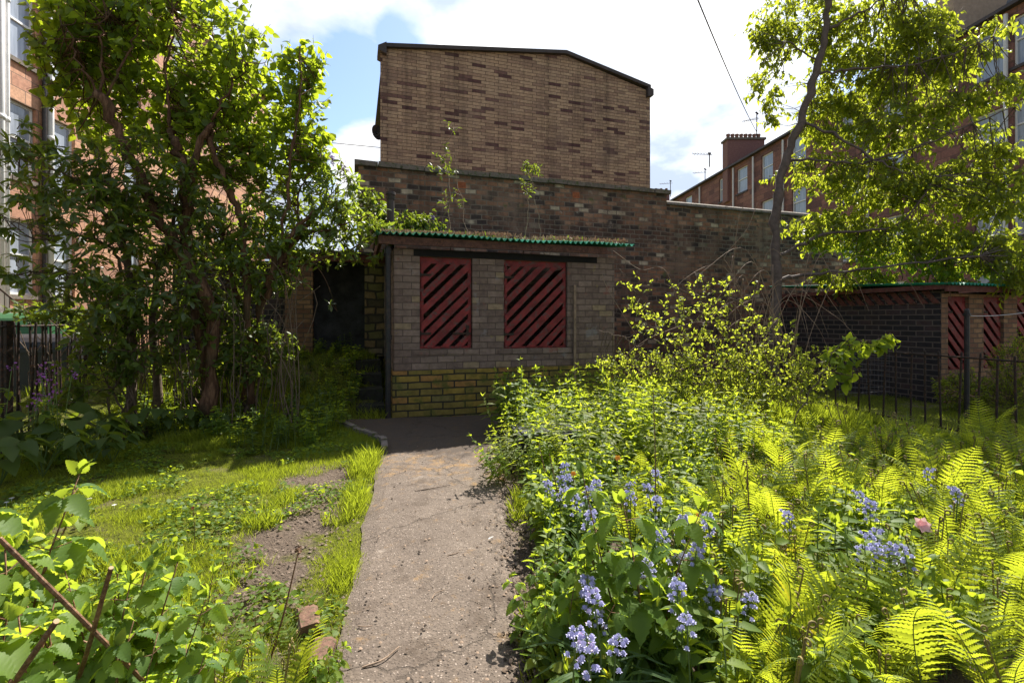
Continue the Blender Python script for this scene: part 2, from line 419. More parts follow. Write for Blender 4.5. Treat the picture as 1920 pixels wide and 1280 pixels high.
def glassmat(name, col):
    m, nt = newmat(name)
    gg = nd(nt, 'ShaderNodeNewGeometry').outputs['Random Per Island']
    tcc = nd(nt, 'ShaderNodeTexCoord').outputs['Object']
    wv = nd(nt, 'ShaderNodeTexNoise', {'Vector': nd(nt, 'ShaderNodeMapping', {0: tcc, 3: (6, 6, .6)}).outputs[0], 'Scale': 2.0, 'Detail': 3.0}).outputs[0]
    col = mixc(nt, mth(nt, 'ADD', mth(nt, 'MULTIPLY', gg, .9), mth(nt, 'MULTIPLY', mth(nt, 'SUBTRACT', wv, .5), .9), clamp=True), tuple(x*.25 for x in col), col)
    p = nd(nt, 'ShaderNodeBsdfPrincipled', {'Base Color': col, 'Roughness': .12, 'Specular IOR Level': .6})
    finish(nt, p.outputs[0]); return m


M['glass'] = glassmat('window glass with sky reflection and net curtain', (.46, .52, .62))  # pale blue base colour stands for reflected sky, along with net curtains
M['glass_dark'] = glassmat('dark window glass', (.05, .055, .06))


def groundmat():
    m, nt = newmat('mossy garden ground')
    tc = nd(nt, 'ShaderNodeTexCoord').outputs['Object']
    sp = nd(nt, 'ShaderNodeSeparateXYZ', {0: tc})
    n1 = nd(nt, 'ShaderNodeTexNoise', {'Vector': tc, 'Scale': 1.6, 'Detail': 10.0, 'Roughness': 0.68}).outputs[0]
    n2 = nd(nt, 'ShaderNodeTexNoise', {'Vector': tc, 'Scale': 26.0, 'Detail': 8.0, 'Roughness': 0.7}).outputs[0]
    n3 = nd(nt, 'ShaderNodeTexNoise', {'Vector': tc, 'Scale': 5.0, 'Detail': 8.0, 'Roughness': 0.7}).outputs[0]
    moss = mixc(nt, ramp(nt, n2, [(.35, 0.0), (.65, 1.0)]), (.035, .045, .012), (.20, .215, .028))
    soil = mixc(nt, n2, (.06, .045, .035), (.26, .20, .155))
    # worn bare strip beside the path
    dx = mth(nt, 'ABSOLUTE', mth(nt, 'ADD', mth(nt, 'ADD', sp.outputs[0], 1.05), mth(nt, 'MULTIPLY', sp.outputs[1], .165)))
    worn = nd(nt, 'ShaderNodeMapRange', {0: dx, 1: .06, 2: .42, 3: .26, 4: 0.0}).outputs[0]
    yy = nd(nt, 'ShaderNodeMapRange', {0: sp.outputs[1], 1: 5.2, 2: 6.4, 3: 1.0, 4: 0.0}).outputs[0]
    worn = mth(nt, 'MULTIPLY', worn, yy)
    bed = nd(nt, 'ShaderNodeMapRange', {0: sp.outputs[0], 1: -.05, 2: .35, 3: 0.0, 4: .5}).outputs[0]
    bedy = nd(nt, 'ShaderNodeMapRange', {0: sp.outputs[1], 1: 4.5, 2: 6.0, 3: 1.0, 4: 0.0}).outputs[0]
    bed = mth(nt, 'MULTIPLY', bed, bedy)
    k = mth(nt, 'ADD', mth(nt, 'ADD', mth(nt, 'ADD', n1, mth(nt, 'MULTIPLY', mth(nt, 'SUBTRACT', n3, .5), .5)), worn), bed)
    k = ramp(nt, k, [(.52, 0.0), (.66, 1.0)])
    c = mixc(nt, k, moss, soil)
    bp = nd(nt, 'ShaderNodeBump', {'Height': mth(nt, 'ADD', n2, n3), 'Strength': 1.0, 'Distance': .06})
    p = nd(nt, 'ShaderNodeBsdfPrincipled', {'Base Color': c, 'Roughness': .95, 'Normal': bp.outputs[0], 'Specular IOR Level': .1})
    finish(nt, p.outputs[0]); return m


def pathmat():
    m, nt = newmat('worn concrete with grit')
    tc = nd(nt, 'ShaderNodeTexCoord').outputs['Object']
    sp = nd(nt, 'ShaderNodeSeparateXYZ', {0: tc})
    n1 = nd(nt, 'ShaderNodeTexNoise', {'Vector': tc, 'Scale': 2.2, 'Detail': 9.0, 'Roughness': 0.65}).outputs[0]
    n2 = nd(nt, 'ShaderNodeTexNoise', {'Vector': tc, 'Scale': 60.0, 'Detail': 6.0, 'Roughness': 0.75}).outputs[0]
    vo = nd(nt, 'ShaderNodeTexVoronoi', {'Vector': tc, 'Scale': 75.0})
    rnd = nd(nt, 'ShaderNodeSeparateColor', {0: vo.outputs['Color']}).outputs[0]
    c = mixc(nt, n1, (.095, .074, .060), (.175, .140, .112))
    c = mixc(nt, 1.0, c, ramp(nt, n2, [(.3, .6), (.7, 1.35)]), 'MULTIPLY')
    g = ramp(nt, rnd, [(0, (.06, .05, .045)), (.16, (.19, .15, .125)), (.80, (.34, .28, .235))], 'CONSTANT')
    near = ramp(nt, vo.outputs['Distance'], [(.2, 1.0), (.45, 0.0)])
    pick = ramp(nt, rnd, [(0, 1.0), (.16, 0.0), (.80, 1.0)], 'CONSTANT')
    c = mixc(nt, mth(nt, 'MULTIPLY', mth(nt, 'MULTIPLY', near, pick), .85), c, g)
    # orange lichen at the shed end, pale patches
    nl = nd(nt, 'ShaderNodeTexNoise', {'Vector': tc, 'Scale': 7.0, 'Detail': 10.0, 'Roughness': 0.75}).outputs[0]
    yl = nd(nt, 'ShaderNodeMapRange', {0: sp.outputs[1], 1: 3.9, 2: 4.9, 3: 0.0, 4: .09}).outputs[0]
    c = mixc(nt, ramp(nt, mth(nt, 'ADD', nl, yl), [(.58, 0.0), (.72, .6)]), c, (.30, .17, .05))
    npz = nd(nt, 'ShaderNodeTexNoise', {'Vector': tc, 'Scale': 4.3, 'Detail': 9.0, 'Roughness': 0.8}).outputs[0]
    c = mixc(nt, ramp(nt, npz, [(.60, 0.0), (.68, .5)]), c, (.36, .31, .26))
    # soil and moss creeping over the edges
    ns = nd(nt, 'ShaderNodeTexNoise', {'Vector': tc, 'Scale': 3.3, 'Detail': 9.0, 'Roughness': 0.7}).outputs[0]
    c = mixc(nt, ramp(nt, ns, [(.34, .8), (.46, 0.0)]), c, (.075, .056, .042))
    nst = nd(nt, 'ShaderNodeTexNoise', {'Vector': tc, 'Scale': 11.0, 'Detail': 10.0, 'Roughness': 0.8}).outputs[0]
    c = mixc(nt, ramp(nt, nst, [(.36, .55), (.48, 0.0)]), c, (.07, .052, .040))
    # dirt washed down at the shed end, and cracks
    nd_ = nd(nt, 'ShaderNodeTexNoise', {'Vector': tc, 'Scale': 3.0, 'Detail': 8.0, 'Roughness': 0.7}).outputs[0]
    yd = nd(nt, 'ShaderNodeMapRange', {0: sp.outputs[1], 1: 4.7, 2: 5.6, 3: -.25, 4: .22}).outputs[0]
    c = mixc(nt, ramp(nt, mth(nt, 'ADD', nd_, yd), [(.50, 0.0), (.60, .85)]), c, (.065, .05, .04))
    wn = nd(nt, 'ShaderNodeTexNoise', {'Vector': tc, 'Scale': 6.0, 'Detail': 5.0}).outputs['Color']
    wv = nd(nt, 'ShaderNodeVectorMath', {0: tc, 1: nd(nt, 'ShaderNodeVectorMath', {0: wn, 'Scale': .22}, operation='SCALE').outputs[0]}, operation='ADD').outputs[0]
    cr = nd(nt, 'ShaderNodeTexVoronoi', {'Vector': wv, 'Scale': .75}, feature='DISTANCE_TO_EDGE').outputs[0]
    crk = ramp(nt, cr, [(.003, 1.0), (.008, 0.0)])
    c = mixc(nt, mth(nt, 'MULTIPLY', crk, .45), c, (.035, .028, .022))
    h = mth(nt, 'SUBTRACT', mth(nt, 'ADD', n2, mth(nt, 'MULTIPLY', near, .5)), crk)
    bp = nd(nt, 'ShaderNodeBump', {'Height': h, 'Strength': .7, 'Distance': .008})
    p = nd(nt, 'ShaderNodeBsdfPrincipled', {'Base Color': c, 'Roughness': .9, 'Normal': bp.outputs[0], 'Specular IOR Level': .2})
    finish(nt, p.outputs[0]); return m


M['ground'] = groundmat(); M['path'] = pathmat()


# ------------------------------------------------------------------ leaf templates
def T_leaf(wd=.28, fold=.35, droop=.25, st=((.0, .0), (.3, 1.0), (.68, .72), (1.0, 0.0)), pleat=0.0):
    v = []; f = []
    n = len(st)
    idx = []
    for i, (t, k) in enumerate(st):
        z = -droop*t*t+(pleat if i % 2 else -pleat)
        if k == 0:
            idx.append((len(v),)*3); v.append((t, 0, z))
        else:
            idx.append((len(v), len(v)+1, len(v)+2))
            v += [(t, wd*k, z+fold*wd*k), (t, 0, z), (t, -wd*k, z+fold*wd*k)]
    for i in range(n-1):
        a, b = idx[i], idx[i+1]
        for s in (0, 1):
            q = [a[s], a[s+1], b[s+1], b[s]]
            r = []
            for x in q:
                if x not in r: r.append(x)
            if len(r) > 2: f.append(tuple(r))
    return np.array(v, float), f


def T_serr(wd=.34, n=8, teeth=.12, fold=.3, droop=.4, pleat=.022):
    st = [(0, 0)]
    for i in range(1, 2*n):
        t = i/(2*n)
        w_ = math.sin(math.pi*t**0.72)**.8
        st.append((t+(.03 if i % 2 else 0), w_*(1+teeth if i % 2 == 0 else 1-teeth)))
    st.append((1.0, 0))
    return T_leaf(wd, fold, droop, st, pleat)


TL = T_leaf()
TH = T_leaf(.36, .3, .3, ((0, .0), (.08, .75), (.35, 1.0), (.7, .6), (1.0, 0)))   # heart leaf
TLA = T_leaf(.19, .3, .35)
TN = T_leaf(.15, .3, .15)                                                           # narrow leaf
TR = T_leaf(.17, .25, .25, ((0, 0), (.3, .75), (.65, 1.0), (.9, .55), (1, 0)))      # rhododendron
TS = T_serr()
TC = T_leaf(.24, .4, .5)                                                            # drooping cherry
TP = T_leaf(.42, .2, .15)                                                           # petal / round
Q = (np.array([(0, -.024, 0), (0, .024, 0), (.55, .02, .08), (.55, -.02, .08), (1, 0, .0)]), [(0, 3, 2, 1), (3, 4, 2)])  # grass blade


def rdir(n):
    a = rng.normal(size=(n, 3)); return a/np.linalg.norm(a, axis=1, keepdims=True)


def norm(a): return a/(np.linalg.norm(a, axis=-1, keepdims=True)+1e-9)


def curve(pts, n=8):                              # smooth path through points (Catmull-Rom)
    P = np.asarray(pts, float)
    if len(P) < 3: return np.linspace(P[0], P[-1], n)
    P = np.vstack([2*P[0]-P[1], P, 2*P[-1]-P[-2]]); out = []
    for i in range(1, len(P)-2):
        for t in np.linspace(0, 1, n, endpoint=False):
            a, b, c, d = P[i-1], P[i], P[i+1], P[i+2]
            out.append(.5*((2*b)+(-a+c)*t+(2*a-5*b+4*c-d)*t*t+(-a+3*b-3*c+d)*t**3))
    out.append(P[-2]); return np.array(out)


def limbs(mb, specs, sides=8, wob=.02):
    pts = []
    for path, r0, r1 in specs:
        c = curve([pt(*p) if len(p) == 3 else p for p in path], 6)
        c = c+rng.normal(size=c.shape)*wob*(np.linspace(0, 1, len(c))[:, None] > .01)
        rr = np.linspace(r0, r1, len(c))*(1+.12*rng.normal(size=len(c)))
        mb.tube(c, np.maximum(rr, .004), sides)
        pts.append(c)
    return np.concatenate(pts)


def crown(mb_l, mb_t, blobs, nclus, T, size, per=8, twig=.3, droop=.2, up=.5, limbpts=None, link=.25, star=False, shell=.55, nup=.6):
    """leaf clusters on twigs inside a set of ellipsoids (px, py, depth, rx px, ry px, rd m)"""
    C = []; W = []
    for b in blobs:
        c = pt(*b[:3]); rx = b[3]/FPX*b[2]; rz_ = b[4]/FPX*b[2]
        C.append((c, np.array([rx, b[5], rz_]))); W.append(rx*rz_*(b[6] if len(b) > 6 else 1))
    W = np.array(W)/sum(W)
    which = rng.choice(len(C), nclus, p=W)
    P = []; O = []
    for i in which:
        c, r = C[i]; d = rdir(1)[0]; rad = rng.random()**(1/3.)*(1-shell)+shell*rng.random()**.2
        P.append(c+d*r*rad*(1+.12*rng.normal())); O.append(d)
    P = np.array(P); O = np.array(O)
    D = norm(O*.7+rdir(nclus)*.6+np.array([0, 0, up]))
    L = twig*(.6+.8*rng.random(nclus))
    base = P-D*L[:, None]*.5
    allP = []; allD = []; allN = []; allS = []
    for k in range(per):
        if star:
            t = .75+.25*rng.random(nclus)
            side = norm(rdir(nclus)+D*.35)
        else:
            t = (k+.5)/per*np.ones(nclus)
            side = norm(rdir(nclus)*1.0+D*.5)
        pos = base+D*(L*t)[:, None]+np.array([0, 0, -.06])*(t**2)[:, None]*droop
        dd = norm(side+np.array([0, 0, -droop]))
        allP.append(pos); allD.append(dd)
        allN.append(norm(np.array([0, 0, nup])+rdir(nclus)*.75+(D*.6 if star else 0)))
        allS.append(size*(.45+.85*rng.random(nclus)))
    keep = rng.random(nclus*per) > .08
    mb_l.leaves(T, np.concatenate(allP)[keep], np.concatenate(allD)[keep], np.concatenate(allN)[keep], np.concatenate(allS)[keep])
    if mb_t is not None:
        for i in range(nclus):
            if rng.random() < .85: mb_t.tube([base[i], base[i]+D[i]*L[i]*.5+rdir(1)[0]*.01, base[i]+D[i]*L[i]], [.006, .004, .002], 3, False)
        if limbpts is not None:
            for i in range(nclus):
                if rng.random() < link:
                    j = np.argmin(np.linalg.norm(limbpts-base[i], axis=1)+.25*rng.random(len(limbpts))); q = limbpts[j]
                    dist = np.linalg.norm(base[i]-q)
                    if dist > 2.6: continue
                    mid = (q+base[i])/2+rdir(1)[0]*.2*dist+np.array([0, 0, -.05*dist])
                    mb_t.tube(curve([q, mid, base[i]], 4), np.linspace(.004+.005*dist, .003, 9), 4, False)


# ================================================================== SETTING
def axis(lo, hi, dense_lo, dense_hi, step):
    a = list(np.arange(dense_lo, dense_hi+1e-6, step))
    g = step; x = dense_lo
    while x > lo: g *= 1.5; x -= g; a.insert(0, max(x, lo))
    g = step; x = dense_hi
    while x < hi: g *= 1.5; x += g; a.append(min(x, hi))
    return np.array(a)


gx = axis(-400, 400, -8, 8, .12); gy = axis(-100, 700, -1, 13, .12)
X, Y = np.meshgrid(gx, gy); Z = height(X, Y)
Z = Z+(.012*np.sin(X*17+Y*5)*np.cos(Y*13-X*7))*(np.abs(X) < 8)
g = MB(); nx = len(gx); vid = np.arange(X.size).reshape(X.shape)
g.add(np.stack([X.ravel(), Y.ravel(), Z.ravel()-.012], 1), np.stack([vid[:-1, :-1].ravel(), vid[:-1, 1:].ravel(), vid[1:, 1:].ravel(), vid[1:, :-1].ravel()], 1).tolist())
tag(g.build('ground', M['ground'], smooth=True), kind='structure')

# path
Lp = curve([(-.36, .3, 0), (-.717, 2, 0), (-1.02, 3.4, 0), (-1.36, 5.0, 0), (-1.62, 5.9, 0), (-2.65, 7.15, 0)], 14)
Rp = curve([(.12, .3, 0), (.07, 2, 0), (.02, 3.2, 0), (.0, 4.1, 0), (.1, 5.2, 0), (.9, 7.7, 0)], 14)
g = MB(); nr = len(Lp); ncol = 10; vv = []
for i in range(nr):
    a = Lp[i].copy(); b = Rp[i].copy()
    a[0] += -.03+.008*rng.normal()+.01*math.sin(i*.6); b[0] += .02*math.sin(i*.7)+.015*rng.normal()
    for j in range(ncol+1):
        t = j/ncol; q = a*(1-t)+b*t
        vv.append((q[0], q[1], .028+.006*math.sin(q[0]*5+q[1]*3)-(.02 if j in (0, ncol) else 0)))
        if j in (0, ncol): pass
fs = [(i*(ncol+1)+j, i*(ncol+1)+j+1, (i+1)*(ncol+1)+j+1, (i+1)*(ncol+1)+j) for i in range(nr-1) for j in range(ncol)]
g.add(vv, fs)
tag(g.build('path', M['path'], smooth=False), kind='structure')

# ================================================================== BIN SHED
def facade(mb, s0, s1, z0, z1, holes, y=0.0, reveal=.2):
    xs = sorted({s0, s1, *[h[0] for h in holes], *[h[1] for h in holes]})
    zs = sorted({z0, z1, *[h[2] for h in holes], *[h[3] for h in holes]})
    for a, b in zip(xs[:-1], xs[1:]):
        for c, d in zip(zs[:-1], zs[1:]):
            cx, cz = (a+b)/2, (c+d)/2
            if any(h[0] < cx < h[1] and h[2] < cz < h[3] for h in holes): continue
            mb.add([(a, y, c), (b, y, c), (b, y, d), (a, y, d)], [(0, 1, 2, 3)])
    for a, b, c, d in holes:
        r = y+reveal
        mb.add([(a, y, c), (a, y, d), (a, r, d), (a, r, c)], [(0, 1, 2, 3)])
        mb.add([(b, y, c), (b, r, c), (b, r, d), (b, y, d)], [(0, 1, 2, 3)])
        mb.add([(a, y, c), (a, r, c), (b, r, c), (b, y, c)], [(0, 1, 2, 3)])
        mb.add([(a, y, d), (b, y, d), (b, r, d), (a, r, d)], [(0, 1, 2, 3)])


def clip_poly(poly, x0, x1, z0, z1):
    def cl(P, inside, inter):
        out = []
        for i in range(len(P)):
            a, b = P[i-1], P[i]
            if inside(b):
                if not inside(a): out.append(inter(a, b))
                out.append(b)
            elif inside(a): out.append(inter(a, b))
        return out
    for ax, lim, sg in ((0, x0, 1), (0, x1, -1), (1, z0, 1), (1, z1, -1)):
        if not poly: return []
        poly = cl(poly, lambda p: sg*(p[ax]-lim) >= 0,
                  lambda a, b: tuple(a[k]+(b[k]-a[k])*(lim-a[ax])/(b[ax]-a[ax]) for k in (0, 1)))
    return poly


def slat_door(name, parent, s0, s1, z0, z1, y, mat, direction=1, label=None):
    """framed gate of diagonal boards; boards have uneven width"""
    g = MB(); w_ = .055
    g.box((s0, y, z0), (s0+w_, y+.05, z1)); g.box((s1-w_, y, z0), (s1, y+.05, z1))
    g.box((s0+w_, y+.003, z1-.10), (s1-w_, y+.05, z1)); g.box((s0+w_, y+.003, z0), (s1-w_, y+.05, z0+.035))
    o = g.build(name, mat, parent)
    if label: o['label'] = label
    b = MB(); pit = .228; x0, x1 = s0+w_*.3, s1-w_*.3
    h = x1-x0
    k = z0-h-.3
    while k < z1+.1+h:
        wd = .138+.012*rng.normal(); q = k+.008*rng.normal()
        sl = .97+.02*rng.normal()
        if direction > 0: p = [(x0, q), (x1, q+h*sl), (x1, q+h*sl+wd), (x0, q+wd)]
        else: p = [(x0, q+h*sl), (x1, q), (x1, q+wd), (x0, q+h*sl+wd)]
        p = clip_poly(p, x0, x1, z0+.02, z1-.085)
        if len(p) > 2: b.prism(p, y-.02-.004*rng.random(), y-.001)
        k += pit
    s = b.build('diagonal_board', mat, o)
    for zh in (z0+.22, z1-.30):
        g = MB(); g.box((s0+.005, y-.034, zh), (s0+.17, y-.026, zh+.035)); g.box((s0-.004, y-.036, zh-.02), (s0+.012, y-.022, zh+.055)); g.build('hinge', M['iron'], o)
    return o


shed = empty('bin_shed', (S0[0], S0[1], 0), ANG, 'low brown brick bin shed with two red diagonal-slatted openings and green corrugated roof', 'shed')
sR = on_plane(1152, 0)[0]
d1 = (on_plane(787, 0)[0], on_plane(886, 0)[0], 1.05, 2.49)
d2 = (on_plane(945, 0)[0], on_plane(1064, 0)[0], 1.03, 2.49)
g = MB()
facade(g, 0, sR, .72, 2.60, [d1, d2], 0, .11)
g.box((.0, .004, .72), (.11, 2.9, 2.60)); g.box((sR-.11, .004, 0), (sR, 2.9, 2.6))
g.box((.11, 2.7, 0), (sR-.11, 2.85, 3.0))
g.build('wall', M['shedbrick'], shed)
g = MB(); g.box((-.02, -.03, -.1), (sR+.02, .14, .718)); g.box((-.02, .144, -.1), (.12, 2.9, .718))
g.build('base_course', M['mossbrick'], shed)
slat_door('louvre_door', shed, d1[0]+.01, d1[1]-.01, d1[2], d1[3], .05, M['red_paint'], 1, 'narrow red gate of diagonal boards with iron bolt')
slat_door('louvre_door', shed, d2[0]+.01, d2[1]-.01, d2[2], d2[3], .05, M['red_paint'], 1, 'wide red gate of diagonal boards')
g = MB(); g.box((d1[1]-.32, .012, 1.27), (d1[1]-.02, .027, 1.30)); g.box((d1[1]-.10, .005, 1.25), (d1[1]-.06, .028, 1.42)); g.build('bolt', M['iron'], shed)
for dd in (d1, d2):
    g = MB(); g.box((dd[0]-.09, -.012, dd[2]-.085), (dd[1]+.09, .10, dd[2]-.004)); g.build('sill', M['shedbrick'], shed)
g = MB(); g.box((.30, -.012, 2.495), (sR-.35, .10, 2.597)); g.build('lintel', M['black_inside'], shed)
g = MB(); g.box((-.22, -.20, 2.63), (sR-.25, -.15, 2.75)); g.box((-.22, -.149, 2.66), (-.17, 2.6, 2.80)); g.build('fascia', M['fascia'], shed)
g = MB()                                           # corrugated sheets
xs = np.linspace(-.27, sR+.22, 330); ys = np.linspace(-.30, 2.75, 8); pv_ = []
for y in ys:
    for x in xs:
        pv_.append((x, y+(.02*math.sin(x*9) if y < -.2 else 0), 2.785+.022*math.sin(x*2*math.pi/.095)+.13*(y+.3)+(.015*math.sin(x*2.3))))
nxx = len(xs); fs = [(i*nxx+j, i*nxx+j+1, (i+1)*nxx+j+1, (i+1)*nxx+j) for i in range(len(ys)-1) for j in range(nxx-1)]
g.add(pv_, fs); ro = g.build('roof', M['green_roof'], shed)
so_ = ro.modifiers.new('t', 'SOLIDIFY'); so_.thickness = .006
g = MB(); g.tube([(-.085, -.05, 0), (-.085, -.05, 2.62)], .045, 10); g.tube([(-.085, -.05, 1.2), (-.085, -.05, 1.27)], .058, 10); g.tube([(-.085, -.05, 2.5), (-.085, -.05, 2.58)], .058, 10)
g.build('downpipe', M['pipe_black'], shed)
g = MB(); x = d2[1]+.10; g.box((x, -.05, .3), (x+.04, -.016, 2.1)); g.build('batten', M['twig'], shed)

# mat of stonecrop and moss on the roof
g = MB(); n = 9000
sx = rng.random(n)*(sR+.3)-.2; vy = -.28+rng.random(n)**1.4*2.6
dens = .5+.5*np.sin(sx*1.7+.6)+.4*np.sin(sx*5.1+vy*2)
k = dens > rng.random(n)*1.1-.15
sx, vy = sx[k], vy[k]; hh = .03+.10*rng.random(len(sx))*sm(.6, 2.4, sx)
P = np.stack([S0[0]+U[0]*sx+V[0]*vy, S0[1]+U[1]*sx+V[1]*vy, 2.80+.13*(vy+.3)+hh*.3], 1)
g.leaves(TN, P, norm(rdir(len(P))*.7+np.array([0, 0, 1.0])), rdir(len(P)), .045+.05*rng.random(len(P))*sm(.4, 1.6, sx))
g.mi = 1; kk = rng.random(len(P)) < .10
g.leaves(TN, P[kk], norm(rdir(kk.sum())+np.array([0, 0, .8])), rdir(kk.sum()), .04+.06*rng.random(kk.sum()))
tag(g.build('stonecrop', [M['sedum'], M['dark_leaf']]), 'mat of brown and pink stonecrop and weeds growing along the green shed roof', 'stonecrop', kind='stuff')

# roof vent pipe
p = pt(732, 438, 8.6)
g = MB(); e = empty('vent_pipe', tuple(p), 0, 'upright dark vent pipe with collared cap above the left end of the shed roof', 'vent pipe')
zt = zat(372, 8.6)-p[2]
g.tube([(0, 0, -.6), (0, 0, zt)], .065, 14); g.build('pipe', M['pipe_brown'], e)
g = MB(); g.tube([(0, 0, zt-.02), (0, 0, zt+.02), (0, 0, zt+.021), (0, 0, zt+.06), (0, 0, zt+.061), (0, 0, zt+.11)], [.075, .085, .065, .07, .09, .085], 14); g.build('cap', M['pipe_brown'], e)

# ================================================================== OLD WALL behind
WV = 3.2
O = S0+V*WV
sl_, dl_ = on_plane(672, WV); sr_, dr_ = on_plane(1250, WV); se_, de_ = on_plane(1600, WV)
zc = 4.78
wl = empty('brick_wall', (O[0], O[1], 0), ANG, 'tall old soot-stained brick wall with stone coping behind the bin shed', 'wall')
g = MB(); g.box((sl_, 0, 0), (sr_, .5, zc)); g.build('wall', M['oldwall'], wl)
g = MB(); n = 16
for i in range(n):
    a = sl_-.08+(sr_-sl_+.16)*i/n; b = sl_-.08+(sr_-sl_+.16)*(i+1)/n-.012; q = .006*rng.normal()
    g.prism([(a, zc+.002+q), (b, zc+.002+q), (b, zc+.10+q), (a, zc+.11+q)], -.09+.008*rng.normal(), .56)
g.build('coping', M['coping'], wl)
for px in (866, 1080, 700):
    s = on_plane(px, WV)[0]; zz_ = zc-.22 if px != 700 else zc-.5
    if px == 700: continue
    g = MB(); g.box((s-.09, -.008, zz_-.07), (s+.09, .02, zz_+.07)); ab = g.build('air_brick', M['terracotta'], wl)
    g = MB()
    for i in range(6):
        for j in range(4): x = s-.075+i*.028; z = zz_-.052+j*.03; g.box((x, -.0105, z), (x+.014, -.0082, z+.016))
    g.build('grille', M['black_inside'], ab)
lw = empty('low_wall', (O[0], O[1], 0), ANG, 'lower dark brick wall with rounded stone coping, running right from the tall wall behind the right-hand tree', 'wall')
zl = zat(383, dr_)
g = MB(); g.box((sr_+.004, .06, -.5), (13.5, .5, zl)); g.build('wall', M['oldwall'], lw)
g = MB()
for i in range(20):
    a = sr_+.006+(13.5-sr_)*i/20; b = a+(13.5-sr_)/20-.01
    th = np.linspace(0, math.pi, 7)
    vv = []
    for xx in (a, b):
        for t in th: vv.append((xx, .28-.30*math.cos(t), zl+.002+.15*math.sin(t)))
    g.add(vv, [(i_, i_+1, i_+8, i_+7) for i_ in range(6)]+[tuple(range(6, -1, -1)), tuple(range(7, 14)), (0, 7, 13, 6)])
g.build('coping', M['coping'], lw)

# left outbuilding with the dark doorway
OV = 2.45
O2 = S0+V*OV
ob = empty('outbuilding', (O2[0], O2[1], 0), ANG, 'low dark outbuilding with an open black doorway between brick piers, left of the bin shed', 'outbuilding')
a = lambda px: on_plane(px, OV)[0]
zb = .78
g = MB(); g.box((a(534), 0, zb), (a(586), .3, 2.70)); g.build('pier', M['pierbrick'], ob)['label'] = 'orange brown brick pier'
g = MB(); g.box((a(684), .02, zb), (a(727)+.15, .32, 2.75)); g.build('pier', M['rubble'], ob)['label'] = 'mossy rubble stone pier'
g = MB(); g.box((a(320), .1, zb-.6), (a(534)-.003, .3, 2.62)); g.build('wall', M['blackbrick'], ob)
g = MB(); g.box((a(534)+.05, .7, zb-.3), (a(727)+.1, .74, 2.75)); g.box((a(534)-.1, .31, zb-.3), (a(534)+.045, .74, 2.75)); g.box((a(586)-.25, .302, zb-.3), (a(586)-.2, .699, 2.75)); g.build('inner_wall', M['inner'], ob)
g = MB(); g.box((a(320), -.06, 2.64), (a(727), -.003, 2.78)); g.build('lintel', M['red_dull'], ob)
g = MB(); g.prism([(a(320)-.1, 2.785), (a(727), 2.785), (a(727), 2.84), (a(320)-.1, 2.84)], -.1, .72); g.build('roof', M['slate'], ob)
# steps beside the shed
st = empty('garden_steps', (S0[0], S0[1], 0), ANG, 'worn blackened stone steps climbing the bank beside the left corner of the bin shed', 'steps')
for i in range(4):
    g = MB(); g.box((-.55, .15+i*.42, -.1), (-.125, .15+i*.42+.415, .18+i*.20)); g.build('step', M['dark_stone'], st)

# ================================================================== GABLE BUILDING
GV = 9.6
O3 = S0+V*GV
sg0, dg0 = on_plane(713, GV); sg1, dg1 = on_plane(1219, GV); sgr, dgr = on_plane(1060, GV)
zg0 = zat(90, dg0); zg1 = zat(172, dg1); zgr = zat(104, dgr)
gb = empty('gable_building', (O3[0], O3[1], 0), ANG, 'windowless buff brick gable end with scattered dark bricks, above the old wall', 'building')
dep = 9.0; off = .34*0+.02
poly = [(sg0, 0), (sg1, 0), (sg1, zg1), (sgr, zgr), (sg0, zg0)]
g = MB(); n = 5
fr = [(p[0], 0, p[1]) for p in poly]; bk = [(p[0]+(.05*dep), dep, p[1]) for p in poly]
g.add(fr+bk, [(0, 1, 2, 3, 4), (9, 8, 7, 6, 5), (0, 5, 6, 1), (1, 6, 7, 2), (2, 7, 8, 3), (3, 8, 9, 4), (4, 9, 5, 0)])
g.build('wall', M['gable'], gb)
g = MB()
def bar(p, q, t=.13, y0=-.14, y1=.12): g.prism([(p[0], p[1]), (q[0], q[1]), (q[0], q[1]+t), (p[0], p[1]+t)], y0, y1)
bar((sg0+.2, zg0+.01), (sgr, zgr+.005)); bar((sgr+.001, zgr+.005), (sg1-.05, zg1+.08))
g.build('verge_trim', M['trim'], gb)
g = MB(); g.prism([(sg0-.08, zg0-.14), (sg0+.20, zg0-.25), (sg0+.199, zg0+.16), (sg0-.08, zg0-.0)], -.17, .6); g.build('eaves_box', M['trim'], gb)
g = MB(); g.prism([(sg1-.2, zg1-.28), (sg1+.06, zg1-.22), (sg1+.06, zg1+.03), (sg1-.2, zg1+.13)], -.17, .6); g.build('eaves_box', M['trim'], gb)
g = MB(); g.prism([(sg0+.1, zg0+.1), (sgr, zgr+.1), (sg1, zg1+.1), (sg1, zg1+.13), (sgr, zgr+.15), (sg0+.1, zg0+.13)], .125, dep-.3); g.build('roof', M['slate'], gb)
